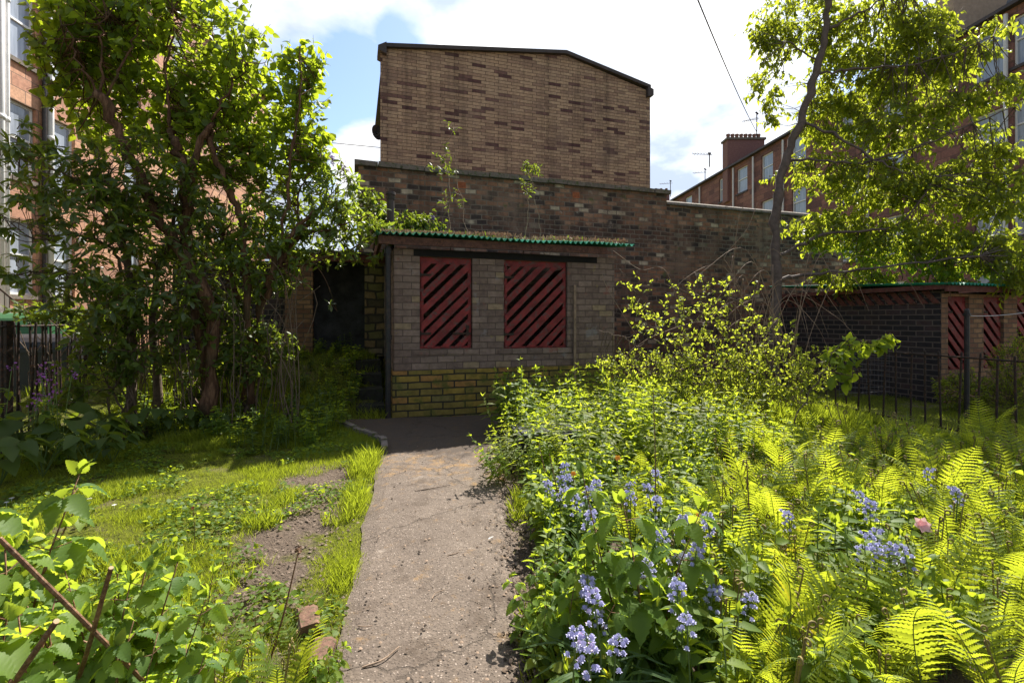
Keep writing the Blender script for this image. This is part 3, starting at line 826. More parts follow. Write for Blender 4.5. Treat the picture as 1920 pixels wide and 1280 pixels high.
# satellite dish
def dish(loc, r, rx, rz_, label, arm=(0, .3, 0)):
    e = empty('satellite_dish', tuple(loc), 0, label, 'satellite dish')
    g = MB(); vv = [(0, 0, 0)]; N_ = 18; RR = 5
    for i in range(1, RR+1):
        for j in range(N_):
            t = j*2*math.pi/N_; q = r*i/RR; vv.append((q*math.cos(t), -.25*q*q/r, q*math.sin(t)))
    fs = [(0, 1+j, 1+(j+1) % N_) for j in range(N_)]
    for i in range(RR-1):
        for j in range(N_): a_ = 1+i*N_+j; b_ = 1+i*N_+(j+1) % N_; fs.append((a_, b_, b_+N_, a_+N_))
    g.add(vv, fs); o = g.build('dish', M['metal_grey'], e, rz=rz_, smooth=True)
    g = MB(); g.tube([(0, 0, -r*.5), (0, -r*.9, -r*.2)], .015, 6); g.box((-.03, -r*.95, -r*.25), (.03, -r*.8, -r*.13)); g.build('receiver_arm', M['metal_grey'], e, rz=rz_)
    g = MB(); g.tube([(0, 0, 0), (0, arm[1]*.5, 0), arm], .02, 6); g.build('bracket', M['metal_grey'], e)
    return e
dish(pt(705, 249, dg0+.5), .26, 0, R(60), 'grey satellite dish on the left edge of the buff brick gable', (.22, .1, 0))


# ================================================================== TENEMENTS
def tenement(name, x_at0, side, y0, y1, H, mat, wins, label, glass, eave_mat):
    """facade plane x = x_at0 - .1*y ; side=+1 faces right, -1 faces left. local x runs along +depth for side -1"""
    L = (y1-y0)*math.hypot(1, .1)
    if side > 0:  # facade faces +x : local x axis runs towards the camera-right normal
        o = (x_at0-.1*y0, y0); ang = math.atan2(1, -.1)      # local +x -> depth; local +y -> -x (left), so outside = local -y = +x
    else:
        o = (x_at0-.1*y1, y1); ang = math.atan2(-1, .1)      # local +x -> towards camera; local +y -> +x ; outside = -x
    t = empty(name, (o[0], o[1], 0), ang, label, 'tenement')
    cv = (lambda yy: (yy-y0)*math.hypot(1, .1)) if side > 0 else (lambda yy: (y1-yy)*math.hypot(1, .1))
    holes = []
    for (a_, b_, z0, z1) in wins:
        p, q = sorted((cv(a_), cv(b_))); holes.append((p, q, z0, z1))
    g = MB(); facade(g, 0, L, -.3, H, holes, 0, .22)
    g.box((.0, .225, -.3), (L, 9.0, H-.01)); g.build('wall', mat, t)
    g = MB(); g.box((-.1, -.28, H+.002), (L+.1, .05, H+.14)); g.build('gutter', eave_mat, t)
    g = MB(); g.add([(-.1, -.2, H+.145), (L+.1, -.2, H+.145), (L+.1, 4.6, H+2.6), (-.1, 4.6, H+2.6), (L+.1, 9.1, H+.145), (-.1, 9.1, H+.145)], [(0, 1, 2, 3), (3, 2, 4, 5), (0, 3, 5), (1, 4, 2)])
    g.build('roof', M['slate'], t)
    for (a_, b_, z0, z1) in holes:
        g = MB(); f = .07; y = .10
        g.box((a_, y, z0), (a_+f, y+.08, z1)); g.box((b_-f, y, z0), (b_, y+.08, z1))
        g.box((a_+f, y+.002, z1-f), (b_-f, y+.078, z1)); g.box((a_+f, y+.002, z0), (b_-f, y+.078, z0+f))
        m_ = z0+(z1-z0)*.52; g.box((a_+f, y-.01, m_), (b_-f, y+.07, m_+.06))
        w_ = g.build('window', M['frame_white'], t)
        g = MB(); g.box((a_+f, y+.04, z0+f+.002), (b_-f, y+.05, m_-.002)); g.box((a_+f, y+.03, m_+.062), (b_-f, y+.04, z1-f-.002)); g.build('pane', glass, w_)
        g = MB(); g.box((a_-.08, -.07, z0-.12), (b_+.08, .098, z0-.003)); g.build('sill', eave_mat, w_)
    return t, cv


SP = 3.25
wins = []
for fl in range(4):
    z0 = 2.2+fl*SP
    wins += [(13.0, 13.95, z0, z0+2.1), (14.5, 15.35, z0, z0+2.1), (17.6, 18.5, z0, z0+2.0), (20.5, 21.5, z0, z0+2.0), (24, 25, z0, z0+2.0)]
wins += [(9.5, 10.6, 5.45, 7.55), (9.5, 10.6, 8.7, 10.8)]
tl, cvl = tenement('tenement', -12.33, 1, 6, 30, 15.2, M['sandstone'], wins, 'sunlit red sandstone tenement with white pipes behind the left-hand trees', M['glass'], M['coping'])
for yy, r in ((12.72, .10), (12.98-.05, .05), (14.28, .085)):
    s = cvl(yy); g = MB(); g.tube([(s, -.12, 0), (s, -.12, 15)], r, 10)
    for z in (3.6, 6.8, 10): g.tube([(s, -.12, z), (s, -.12, z+.12)], r*1.25, 10)
    g.build('drainpipe', M['pipe_white'], tl, smooth=True)
s = cvl(14.1); g = MB(); g.tube([(s, -.10, 0), (s, -.10, 15)], .055, 8); g.build('drainpipe', M['pipe_black'], tl)
for i, (px, py, r) in enumerate(((76, 461, .11), (150, 452, .13))):
    k = (px-960)/FPX; yy = -12.33/(k+.1)
    s = cvl(yy); z = zat(py, yy)
    g = MB(); g.tube([(s, -.001, z), (s, -.06, z), (s, -.10, z), (s, -.13, z)], [r, r, r*.8, r*.35], 16); g.build('wall_lamp', M['lampglass'], tl, smooth=True)
for (px, py) in ((163, 487), (180, 502)):
    k = (px-960)/FPX; yy = -12.33/(k+.1); s = cvl(yy); z = zat(py, yy)
    g = MB(); g.tube([(s, -.001, z), (s, -.18, z), (s, -.22, z-.02)], .045, 8); g.build('boiler_flue', M['pipe_white'], tl)

# stairs
sx0 = -11.2
sta = empty('brick_stair', (sx0-1.15, 11.5, 0), math.atan2(1, -.1), 'pale brick back stair with grey concrete treads against the left sandstone tenement', 'stair')
g = MB(); c_ = MB(); z = 2.35; x = -1.2
g.box((-1.2-.8, 0, 0), (-1.2, 1.0, z))
c_.box((-2.02, -.03, z+.001), (-1.2, 1.0, z+.14))
while z > .3:
    z -= .195; g.box((x+.001, 0, 0), (x+.27, 1.0, z)); c_.box((x+.002, -.03, z+.001), (x+.28, 1.0, z+.13)); x += .27
g.build('side_wall', M['stairbrick'], sta, loc=(.55, 0, 0)); c_.build('tread', M['concrete'], sta, loc=(.55, 0, 0))
rl = empty('stair_railing', (sx0-1.15, 11.5, 0), math.atan2(1, -.1), 'thin black iron railing beside the brick stair at the left tenement', 'railing')
g = MB(); g.tube([(-1.2, .05, 3.3), (1.9, .05, 1.05)], .02, 6); g.tube([(1.9, .05, 1.05), (4.0, .05, 1.02)], .02, 6); g.build('handrail', M['iron'], rl)
g = MB()
for i in range(40):
    x = -1.2+i*.13; zt_ = 3.3-(x+1.2)*.726 if x < 1.9 else 1.05
    g.tube([(x, .05, zt_-1.0), (x, .05, zt_)], .01, 4)
g.build('baluster', M['iron'], rl)

wins = []
for fl in range(4):
    z0 = 1.3+fl*SP+.2
    for (a_, b_) in ((17.5, 18.7), (19.0, 20.1), (23.2, 24.5), (26.0, 27.2), (30, 31.3), (33.2, 34.5), (36.2, 37.6), (38.9, 40.2), (45, 46.4), (49, 50.3)):
        wins.append((a_, b_, z0, z0+1.9))
tr_, cvr = tenement('tenement', 21.23, -1, 14, 60, 13.55, M['sandstone_shaded'], wins, 'dark red sandstone tenement with white windows behind the right-hand tree', M['glass'], M['trim'])
for yy, r in ((18.85, .07), (25.3, .07), (35.3, .07), (37.9, .07), (43.3, .07), (32, .07)):
    s = cvr(yy); g = MB(); g.tube([(s, -.12, 0), (s, -.12, 13.4)], r, 8); g.build('drainpipe', M['pipe_white'], tr_)


def chimney(name, x, y, wx, wy, z0, z1, mat, label, pots):
    e = empty(name, (x, y, z0), 0, label, 'chimney')
    g = MB(); g.box((0, 0, -2), (wx, wy, z1-z0)); g.build('stack', mat, e)
    g = MB(); g.box((-.1, -.1, z1-z0+.002), (wx+.1, wy+.1, z1-z0+.16)); g.build('cap', M['coping'], e)
    for i in range(pots):
        x_ = .25+(wx-.5)*i/max(1, pots-1)
        g = MB(); g.tube([(x_, wy/2, z1-z0+.162), (x_, wy/2, z1-z0+.4), (x_, wy/2, z1-z0+.5), (x_, wy/2, z1-z0+.6)], [.15, .13, .16, .15], 10); g.build('chimney_pot', M['pot'], e)
    return e


yc = 38.5
chimney('chimney_stack', (1364-960)/FPX*yc, yc, 2.95, .9, zat(330, yc), zat(262, yc), M['render_red'], 'red chimney stack with a row of eight pots on the far right tenement', 8)
yc = 20.9
chimney('chimney_stack', (1788-960)/FPX*yc, yc, 2.5, .9, 13.6, 16.4, M['render_buff'], 'buff rendered chimney stack at the top right corner of the picture', 5)
yc = 58
chimney('chimney_stack', (1218-960)/FPX*yc, yc, 2.4, .9, zat(400, yc), zat(361, yc), M['render_red'], 'small distant chimney stack just above the end of the tall wall', 4)


def aerial(px, py, d, h, n, label, sc=1.0):
    p = pt(px, py, d)
    e = empty('tv_aerial', tuple(p), 0, label, 'aerial')
    g = MB(); g.tube([(0, 0, -1.0), (0, 0, h)], .03*sc, 6); g.build('mast', M['iron'], e)
    g = MB(); g.tube([(-.9*sc, 0, h*.55), (.25*sc, .3, h*.75)], .016*sc, 4)
    for i in range(n):
        t = i/n; x = -.85*sc+1.0*t*sc; z = h*.56+h*.19*t; g.tube([(x, -.3, z-.12*sc), (x, .3, z+.12*sc)], .012*sc, 4)
    g.tube([(-.1, 0, h), (.12, 0, h*.9)], .05*sc, 5)
    g.build('element', M['iron'], e)
    return e
aerial(1419, 250, 38.9, 1.7, 9, 'tall television aerial on the red chimney stack', 1.3)
aerial(1322, 335, 44, .9, 5, 'small television aerial on the eaves left of the red chimney stack', 1.2)
aerial(1257, 353, 57, .9, 5, 'tiny distant television aerial above the end of the tall wall', 1.4)
aerial(1330, 290, 39, .1, 7, 'television aerial reaching out left from the red chimney stack', 1.5)
dish(pt(1772, 32, 20.8), .38, 0, R(200), 'dark satellite dish on the left side of the buff chimney stack', (.3, .1, 0))
dish(pt(1902, 5, 20.2), .25, 0, R(170), 'small satellite dish to the right of the buff chimney stack', (.1, .3, 0))

g = MB(); A_ = pt(1290, -45, 13); B_ = pt(1419, 248, 38.9); q = np.linspace(0, 1, 24)[:, None]
g.tube(A_*(1-q)+B_*q-np.array([0, 0, .25])*(q*(1-q)*4), .022, 5)
tag(g.build('overhead_cable', M['iron']), 'thin dark overhead cable slanting down to the red chimney stack', 'cable')
g = MB(); A_ = pt(560, 262, 17); B_ = pt(713, 277, 16.5)
g.tube(A_*(1-q)+B_*q, .012, 5)
tag(g.build('phone_cable', M['iron']), 'thin cable meeting the left edge of the buff brick gable', 'cable')

# ================================================================== RIGHT SHED
RC = np.array([7.63, 8.6])
rs = empty('bin_shed', (RC[0], RC[1], 0), ANG, 'neighbouring bin shed with black brick side wall and red slatted openings, behind the right fence', 'shed')
# local x along U, local y along V
g = MB(); W_ = 3.2
h1 = (.18, .75, .60, 1.93); h2 = (1.16, 1.75, .60, 1.93); h3 = (2.15, 2.75, .60, 1.93)
facade(g, 0, W_, -.3, 1.98, [h1, h2, h3], 0, .12); g.build('front_wall', M['pierbrick'], rs)
g = MB(); g.box((0, .004, -.3), (.12, 3.4, 2.11)); g.box((W_-.12, .004, -.3), (W_, 3.4, 2.11)); g.box((.12, 3.2, -.3), (W_-.12, 3.4, 2.11)); g.build('side_wall', M['blackbrick'], rs)
for h_ in (h1, h2, h3): slat_door('louvre_door', rs, h_[0]+.005, h_[1]-.005, h_[2], h_[3], .06, M['red_paint'], -1)
b = MB()
k = .0
while k < 3.4:
    b.add([(-.03, k, 1.80), (-.03, k+.11, 1.80), (-.03, k+.30, 2.03), (-.03, k+.19, 2.03), (-.003, k, 1.80), (-.003, k+.11, 1.80), (-.003, k+.30, 2.03), (-.003, k+.19, 2.03)],
          [(0, 1, 2, 3), (7, 6, 5, 4), (0, 4, 5, 1), (1, 5, 6, 2), (2, 6, 7, 3), (3, 7, 4, 0)]); k += .19
b.build('diagonal_board', M['red_dull'], rs)
g = MB(); g.box((-.2, -.22, 2.0), (W_+.2, -.17, 2.10)); g.box((-.2, -.169, 2.04), (-.15, 3.5, 2.12)); g.build('fascia', M['red_dull'], rs)
g = MB(); xs = np.linspace(-.25, W_+.25, 200); ys = (-.3, 1, 3.5)
vv = [(x, y, 2.13+.02*math.sin(x*2*math.pi/.095)+.05*(y+.3)) for y in ys for x in xs]; nn = len(xs)
g.add(vv, [(i*nn+j, i*nn+j+1, (i+1)*nn+j+1, (i+1)*nn+j) for i in range(2) for j in range(nn-1)])
ro = g.build('roof', M['green_roof'], rs); q_ = ro.modifiers.new('t', 'SOLIDIFY'); q_.thickness = .006


# ================================================================== FENCES
def fence(name, path, z_rail, spacing, top_ext, label, r=.011, posts=None, low=.12, mesh=False):
    P = curve([(p[0], p[1], 0) for p in path], 10)
    seg = np.linalg.norm(np.diff(P, axis=0), axis=1); cum = np.concatenate([[0], np.cumsum(seg)])
    e = empty(name, (P[0][0], P[0][1], 0), 0, label, 'fence')
    o = np.array([P[0][0], P[0][1], 0])
    def at(t): return np.array([np.interp(t, cum, P[:, 0]), np.interp(t, cum, P[:, 1]), 0])-o
    for zr in (z_rail, low):
        g = MB(); pp = [at(t)+np.array([0, 0, zr]) for t in np.linspace(0, cum[-1], 14)]; g.tube(pp, .013, 6); g.build('rail', M['iron'], e)
    g = MB(); g.tube([(0, 0, -.1), (0, 0, z_rail+top_ext-.02), (0, 0, z_rail+top_ext)], [r, r, r*.4], 6)
    proto = None; t = 0; i = 0
    while t < cum[-1]:
        q = at(t)
        if proto is None: ob_ = proto = g.build('picket', M['iron'], e)
        else: ob_ = proto.copy(); COL.objects.link(ob_)
        ob_.location = (q[0], q[1], .01*rng.normal()); ob_.rotation_euler = (.02*rng.normal(), .02*rng.normal(), 0)
        t += spacing; i += 1
    for t in (posts or []):
        q = at(t); g = MB(); g.box((-.035, -.035, -.1), (.035, .035, z_rail+top_ext+.02)); g.build('post', M['iron'], e, loc=tuple(q))
    return e


fence('iron_fence', [(5.75, 4.6), (5.62, 5.6), (5.37, 7.16), (5.05, 9.0), (4.8, 10.4)], 1.04, .205, .06, 'rusty iron railing fence with thin pickets crossing behind the ferns on the right', .012)
fence('iron_fence', [(-5.3, 4.9), (-5.75, 5.6), (-6.5, 7.4), (-7.3, 9.3), (-7.9, 11)], 1.43, .125, .045, 'rusty iron railing fence in front of the bins on the left', .013, posts=[.62, 4.2])
# wire mesh panel behind the right fence
g = MB()
for i in range(9): z = .25+i*.1; g.tube([(5.55, 8.2, z), (6.6, 8.45, z+.01*rng.normal())], .003, 3)
for i in range(14): x = 5.55+i*.08; g.tube([(x, 8.2+(x-5.55)*.24, .2), (x, 8.2+(x-5.55)*.24, 1.1)], .002, 3)
tag(g.build('wire_mesh', M['metal_grey']), 'thin wire mesh panel standing before the black brick wall beyond the right fence', 'wire mesh')
# clothes poles
def pole(px, pyt, d, r, label):
    p = pt(px, pyt, d); g = MB(); g.tube([(0, 0, 0), (0, 0, p[2]), (0, 0, p[2]+.03)], [r, r, r*.5], 8); g.tube([(0, 0, p[2]-.08), (0, 0, p[2]-.04)], r*1.5, 8)
    o = g.build('clothes_pole', M['pipe_black'], loc=(p[0], p[1], 0)); return tag(o, label, 'pole')
pole(1813, 582, 7.2, .032, 'dark iron clothes pole standing just beyond the right fence')
pole(291, 490, 7.0, .028, 'thin black clothes pole among the dark stems of the left-hand bushes')
A_ = pt(1813, 592, 7.2); B_ = pt(1990, 572, 6.6)
g = MB(); g.tube(A_*(1-q)+B_*q-np.array([0, 0, .05])*(q*(1-q)*4), .004, 4)
tag(g.build('washing_line', M['pipe_white']), 'pale washing line running right from the iron clothes pole', 'washing line')


# ================================================================== BINS
def wheelie(px, d, w_, dd_, h_, mat, lid, label, lidh=.25, rz=0):
    x = (px-960)/FPX*d
    e = empty('rubbish_bin', (x, d, 0), rz, label, 'bin')
    g = MB(); b0 = .82; zb = .12; zt = h_-lidh*.6
    vv = [(-w_/2*b0, -dd_/2*b0, zb), (w_/2*b0, -dd_/2*b0, zb), (w_/2*b0, dd_/2*b0, zb), (-w_/2*b0, dd_/2*b0, zb), (-w_/2, -dd_/2, zt), (w_/2, -dd_/2, zt), (w_/2, dd_/2, zt), (-w_/2, dd_/2, zt)]
    g.add(vv, [(0, 3, 2, 1), (4, 5, 6, 7), (0, 1, 5, 4), (1, 2, 6, 5), (2, 3, 7, 6), (3, 0, 4, 7)])
    g.box((-w_/2-.03, -dd_/2-.03, zt+.002), (w_/2+.03, dd_/2+.03, zt+.06))
    for i in range(4): xx = -w_/2*.8+i*w_*.5; g.box((xx*.9, -dd_/2*.93, zb+.1), (xx*.9+.03, -dd_/2*.82, zt-.15))
    g.build('body', mat, e)
    g = MB(); th = np.linspace(0, math.pi, 9); L0 = []
    for xx in (-w_/2-.04, w_/2+.04):
        for t in th: L0.append((xx, -(dd_/2+.04)*math.cos(t), zt+.065+lidh*math.sin(t)**.8))
    g.add(L0, [(i, i+1, i+10, i+9) for i in range(8)]+[tuple(range(8, -1, -1)), tuple(range(9, 18)), (0, 9, 17, 8)])
    g.build('lid', lid, e)
    for sx_ in (-1, 1):
        g = MB(); g.tube([(sx_*w_*.36-.03, -dd_*.3, .09), (sx_*w_*.36+.03, -dd_*.3, .09)], .09, 12); g.build('wheel', M['black_inside'], e)
    return e
wheelie(92, 8.0, 1.0, .75, 1.12, M['dark_plastic'], M['dark_plastic'], 'dark grey plastic bin with sloped lid behind the left fence', .22, R(15))
wheelie(48, 8.9, 1.15, .95, 1.40, M['darkgreen_plastic'], M['green_plastic'], 'large communal bin with curved bright green lid behind the left fence', .42, R(15))
wheelie(138, 9.6, 1.0, .9, 1.52, M['darkgreen_plastic'], M['darkgreen_plastic'], 'dark green communal bin behind the left fence, rightmost of the bins', .35, R(15))
# navy box by the path
nb = empty('storage_box', (.36, 5.05, 0), ANG*.5, 'navy plastic box half hidden in leaves at the right edge of the path', 'box')
g = MB(); g.add([(-.28, -.2, 0), (.28, -.2, 0), (.28, .2, 0), (-.28, .2, 0), (-.32, -.24, .62), (.32, -.24, .62), (.32, .24, .62), (-.32, .24, .62)], [(0, 3, 2, 1), (4, 5, 6, 7), (0, 1, 5, 4), (1, 2, 6, 5), (2, 3, 7, 6), (3, 0, 4, 7)])
nb.scale = (1, 1, .55); g.build('tub', M['navy'], nb); g = MB(); g.box((-.34, -.26, .622), (.34, .26, .67)); g.box((-.30, -.22, .671), (.30, .22, .70)); g.build('lid', M['navy'], nb)

# edging
g = MB(); kp = curve([(-2.75, 7.25, 0), (-2.2, 6.55, 0), (-1.62, 5.95, 0), (-1.42, 5.4, 0)], 5)
for i in range(len(kp)-1):
    a_, b_ = kp[i], kp[i+1]; t = (b_-a_)/np.linalg.norm(b_-a_); n_ = np.array([-t[1], t[0], 0])*.035; b2 = b_-t*.008; h_ = np.array([0, 0, .085+.01*rng.normal()])
    vv = [a_-n_, b2-n_, b2+n_, a_+n_]; vv = vv+[x+h_ for x in vv]
    g.add(vv, [(0, 3, 2, 1), (4, 5, 6, 7), (0, 1, 5, 4), (1, 2, 6, 5), (2, 3, 7, 6), (3, 0, 4, 7)])
tag(g.build('kerb', M['coping']), 'low dark stone kerb curving along the lawn to the shed corner', 'kerb')
for (px, py, rz_, l, lab) in ((578, 1175, .5, .17, 'old brown edging brick lying in the grass beside the path'), (600, 1240, .1, .15, 'broken orange edging brick at the bottom of the path')):
    d = EYE*FPX/(py-HOR); x = (px-960)/FPX*d
    g = MB(); s = 5
    g.prism([(-.05, 0), (.05, 0), (.052, .045), (.03, .062), (-.04, .058), (-.052, .04)], -l/2, l/2)
    g.prism([(-.048, 0), (.04, .0), (.03, .04), (-.04, .045)], l/2+.001, l/2+.03)
    tag(g.build('edging_brick', M['daub'], loc=(x, d, .0), rz=rz_), lab, 'brick')

# sticks, feather
for i, (px, py, l, a_, lab) in enumerate(((822, 1125, .05, 1.0, 'short straight twig lying on the middle of the path'), (715, 1245, .09, .8, 'bent pale twig at the bottom of the path'), (812, 922, .16, .5, 'thin dark stick touching the square shadow on the path'),
                                          (850, 1048, .04, .6, 'tiny dark twig on the right half of the path'), (685, 1186, .035, .05, 'tiny flat twig near the left edge of the path'))):
    d = EYE*FPX/(py-HOR); x = (px-960)/FPX*d
    c_, s_ = math.cos(a_), math.sin(a_)
    g = MB(); kx, ky = l*.25*rng.normal(), l*.2*rng.normal(); g.tube(curve([(-l*c_, -l*s_, 0), (kx, ky, .004), (l*c_, l*s_, .001)], 4), np.linspace(1, .6, 9)*(.0045 if l > .06 else .003), 6)
    tag(g.build('twig', M['twig'] if i != 2 else M['bark'], loc=(x, d, .034)), lab, 'twig')
d = EYE*FPX/(1022-HOR); g = MB(); g.leaves(TN, [(0, 0, 0), (.01, 0, .01)], [(1, .6, .5), (1, -.5, .4)], [(0, 0, 1), (0, 1, 1)], [.045, .04])
tag(g.build('feather', M['white'], loc=((915-960)/FPX*d, d, .04)), 'small white curled feather on the right side of the path', 'feather')

def stuffbits(name, n, xr, yr, keep, mats, size, label, z):
    g = MB(); x = xr[0]+(xr[1]-xr[0])*rng.random(n); y = yr[0]+(yr[1]-yr[0])*rng.random(n)**1.3; k = keep(x, y) > rng.random(n); x, y = x[k], y[k]
    T8 = (np.array([(0, 0, 0), (1, .1, .1), (.9, .8, .05), (.1, .7, .12), (.5, .4, .55)]), [(0, 1, 4), (1, 2, 4), (2, 3, 4), (3, 0, 4)])
    m_ = rng.integers(0, len(mats), len(x))
    for j in range(len(mats)):
        q_ = m_ == j; g.mi = j; P = np.stack([x[q_], y[q_], (z+height(x[q_], y[q_]) if z < .02 else z+0*x[q_])], 1)
        g.leaves(T8, P, rdir(len(P))*np.array([1, 1, .1]), np.tile((0, 0, 1.), (len(P), 1)), size*(.4+1.2*rng.random(len(P))**3))
    return tag(g.build(name, mats), label, 'debris', kind='stuff')


# ================================================================== GRASS
def path_edges(y):
    return np.interp(y, Lp[:, 1], Lp[:, 0]), np.interp(y, Rp[:, 1], Rp[:, 0])


_pe = path_edges
stuffbits('path_debris', 4200, (-1.6, .1), (1.3, 6.0), lambda x, y: (x > _pe(y)[0]+.03)*(x < _pe(y)[1]-.02)*(.25+.9*np.exp(-((_pe(y)[1]-x)/.25)**2)+.3*np.exp(-((x-_pe(y)[0])/.1)**2)), [M['bark'], M['soil'], M['twig']], .012, 'crumbs of soil, leaf and grit scattered over the path', .036)
stuffbits('soil_crumbs', 7000, (-2.6, -.9), (2.0, 5.6), lambda x, y: np.exp(-((_pe(y)[0]-x-.45)/.35)**2), [M['bark'], M['clod'], M['clod']], .016, 'clods and dry bits on the worn bare soil beside the path', -.008)
stuffbits('soil_crumbs', 9000, (-.16, .45), (1.5, 5.0), lambda x, y: np.exp(-(np.maximum(0, _pe(y)[1]-x)/.07)**2), [M['bark'], M['clod'], M['soil']], .018, 'dark clods of soil along the right edge of the path', .03)


def vnoise(x, y, f, seed=0):
    return (np.sin(x*f*1.3+seed)+np.sin(y*f*1.7+seed*2.1)+np.sin((x+y)*f*.9+seed*.7)+np.sin((x-y)*f*1.1+seed*1.3))/4


def grass(name, n, xr, yr, hfun, keep, label, bias=1.0, mat='grass'):
    x = xr[0]+(xr[1]-xr[0])*rng.random(n); y = yr[0]+(yr[1]-yr[0])*rng.random(n)**bias
    hh = hfun(x, y); k = keep(x, y) > rng.random(n)
    x, y, hh = x[k], y[k], hh[k]
    P = np.stack([x, y, height(x, y)-.015], 1)
    D = norm(rdir(len(P))*np.array([1, 1, .2])*.75+np.array([0, 0, 1.0]))
    g = MB(); wv = hh*(.6+.8*rng.random(len(P)))
    g.leaves(Q, P, D, rdir(len(P)), wv)
    o = g.build(name, M[mat]); return tag(o, label, 'grass', kind='stuff')


def lawn_h(x, y):
    l, r = path_edges(y); dist = l-x
    tall = np.exp(-((dist-.08)/.10)**2)*sm(-.05, .5, vnoise(x, y, 3.3, 2)+.35*vnoise(x, y, 9, 1))
    return .03+.03*(vnoise(x, y, 2.3, 1) > .15)+.035*sm(.1, .6, vnoise(x, y, 5.3, 6))+.055*tall*(y < 5.2)+.10*sm(5.6, 7.2, y)+.07*((vnoise(x, y, 1.7, 5) > .45))


def lawn_k(x, y):
    l, r = path_edges(y); dist = l-x
    bare = np.exp(-((dist-.48+.12*vnoise(x, y, 4, 3))/.19)**2)*sm(2.2, 2.7, y)*(1-sm(4.6, 5.4, y))
    k = .70+.6*vnoise(x, y, 1.9, 3)+.8*vnoise(x, y, 6.1, 4)+.5*vnoise(x, y, 13, 2)-1.2*bare
    k = np.maximum(k, 1.0*np.exp(-((dist-.07+.05*vnoise(x, y, 7, 1))/.12)**2)*sm(-.25, .25, vnoise(x, y, 3.3, 2)+.35*vnoise(x, y, 9, 1)))
    return np.where(dist < .01, np.where(dist > -.07, .10*(vnoise(x, y, 6, 7) > .1), 0), k)*(x > -7.5)


grass('grass', 420000, (-5.6, -.5), (1.4, 7.6), lawn_h, lawn_k, 'patchy sunlit grass and moss of the lawn left of the path', 1.5)
grass('grass', 26000, (-7.5, -1.9), (7.2, 10.6), lambda x, y: .07+.08*(vnoise(x, y, 2, 1) > 0), lambda x, y: .8+.4*vnoise(x, y, 3, 2), 'rough shaded grass on the bank beside the dark doorway')
grass('grass', 60000, (.3, 5.0), (4.8, 9.2), lambda x, y: .12+.14*(vnoise(x, y, 2, 1) > 0), lambda x, y: .9+.3*vnoise(x, y, 3, 2)+0*x, 'long bright grass between the leafy bed and the twiggy shrub')
grass('grass', 50000, (4.8, 12), (5.0, 9.5), lambda x, y: .05+.03*(vnoise(x, y, 2, 1) > 0), lambda x, y: .9+.3*vnoise(x, y, 3, 2), 'short shaded lawn beyond the right-hand fence')
grass('grass', 9000, (-.06, .32), (1.6, 5.0), lambda x, y: .06+.05*(vnoise(x, y, 3, 1) > 0), lambda x, y: np.where(x > path_edges(y)[1], .8*(vnoise(x, y, 4, 9) > .05), 0), 'small grass tufts along the right edge of the path')

# small weeds in the lawn and daisies
g = MB(); n = 60000
x = -5.4+4.6*rng.random(n); y = 2.2+5.2*rng.random(n); l, r = path_edges(y); k = (x < l-.03) & (vnoise(x, y, 2.4, 8)+.6*vnoise(x, y, 6, 1)+.5*vnoise(x, y, 15, 3) > .12)
x, y = x[k], y[k]; P = np.stack([x, y, height(x, y)+.01+.055*rng.random(len(x))*sm(.1, .8, vnoise(x, y, 6, 1)+.5)], 1)
g.leaves(TP, P, norm(rdir(len(P))*np.array([1, 1, .3])+np.array([0, 0, .15])), norm(np.array([0, 0, 1.])+rdir(len(P))*.7), .012+.035*rng.random(len(P))**2)
tag(g.build('clover', M['weed_leaf']), 'low clover and small weeds through the left lawn', 'weeds', kind='stuff')
for i, (px, py) in enumerate(((168, 941), (195, 933), (214, 953), (12, 948), (22, 940))):
    d = EYE*FPX/(py-HOR); g = MB(); a_ = np.arange(9)*2*math.pi/9
    g.leaves(TN, np.tile((0, 0, .03), (9, 1)), np.stack([np.cos(a_), np.sin(a_), .15+0*a_], 1), np.tile((0, 0, 1.), (9, 1)), .02)
    g.tube([(0, 0, -.02), (0, 0, .03)], .0015, 3)
    tag(g.build('daisy', M['white'], loc=((px-960)/FPX*d, d, 0)), 'tiny white daisy in the left lawn', 'daisy', 'daisies in the lawn')

# ================================================================== TREES
def tree(name, label, blobs, nclus, T, size, leaf, bark, trunk_specs, per, twig, droop, up, star=False, link=.3, shell=.5, extra=None, cat='tree', nup=.6, sides=8, wob=.02):
    e = empty(name, tuple(trunk_specs[0][0][0]) if len(trunk_specs[0][0][0]) == 3 and False else (0, 0, 0), 0, label, cat)
    b = MB(); lp = limbs(b, trunk_specs, sides, wob)
    l = MB(); crown(l, b, blobs, nclus, T, size, per, twig, droop, up, lp, link, star, shell, nup)
    base = pt(*trunk_specs[0][0][0]); base[2] = float(height(base[0], base[1]))
    e.location = tuple(base)
    o1 = b.build('trunk', bark, e, smooth=True); o2 = l.build('crown', leaf, e)
    for o in (o1, o2): o.location = tuple(-base)
    if extra: extra(e, base)
    return e


G0 = lambda d: 600+EYE*FPX/d                     # pixel row of the ground at a depth


def blossoms(pts):
    def f(e, base):
        for (px, py, d, r) in pts:
            g = MB(); c = pt(px, py, d); n = 90; rr = r/FPX*d
            P = c+rdir(n)*np.array([.4, .4, 1.0])*rr*rng.random((n, 1))
            g.leaves(TP, P, rdir(n), rdir(n), .025)
            o = g.build('blossom', M['lilac_flower'], e); o.location = tuple(-base)
    return f


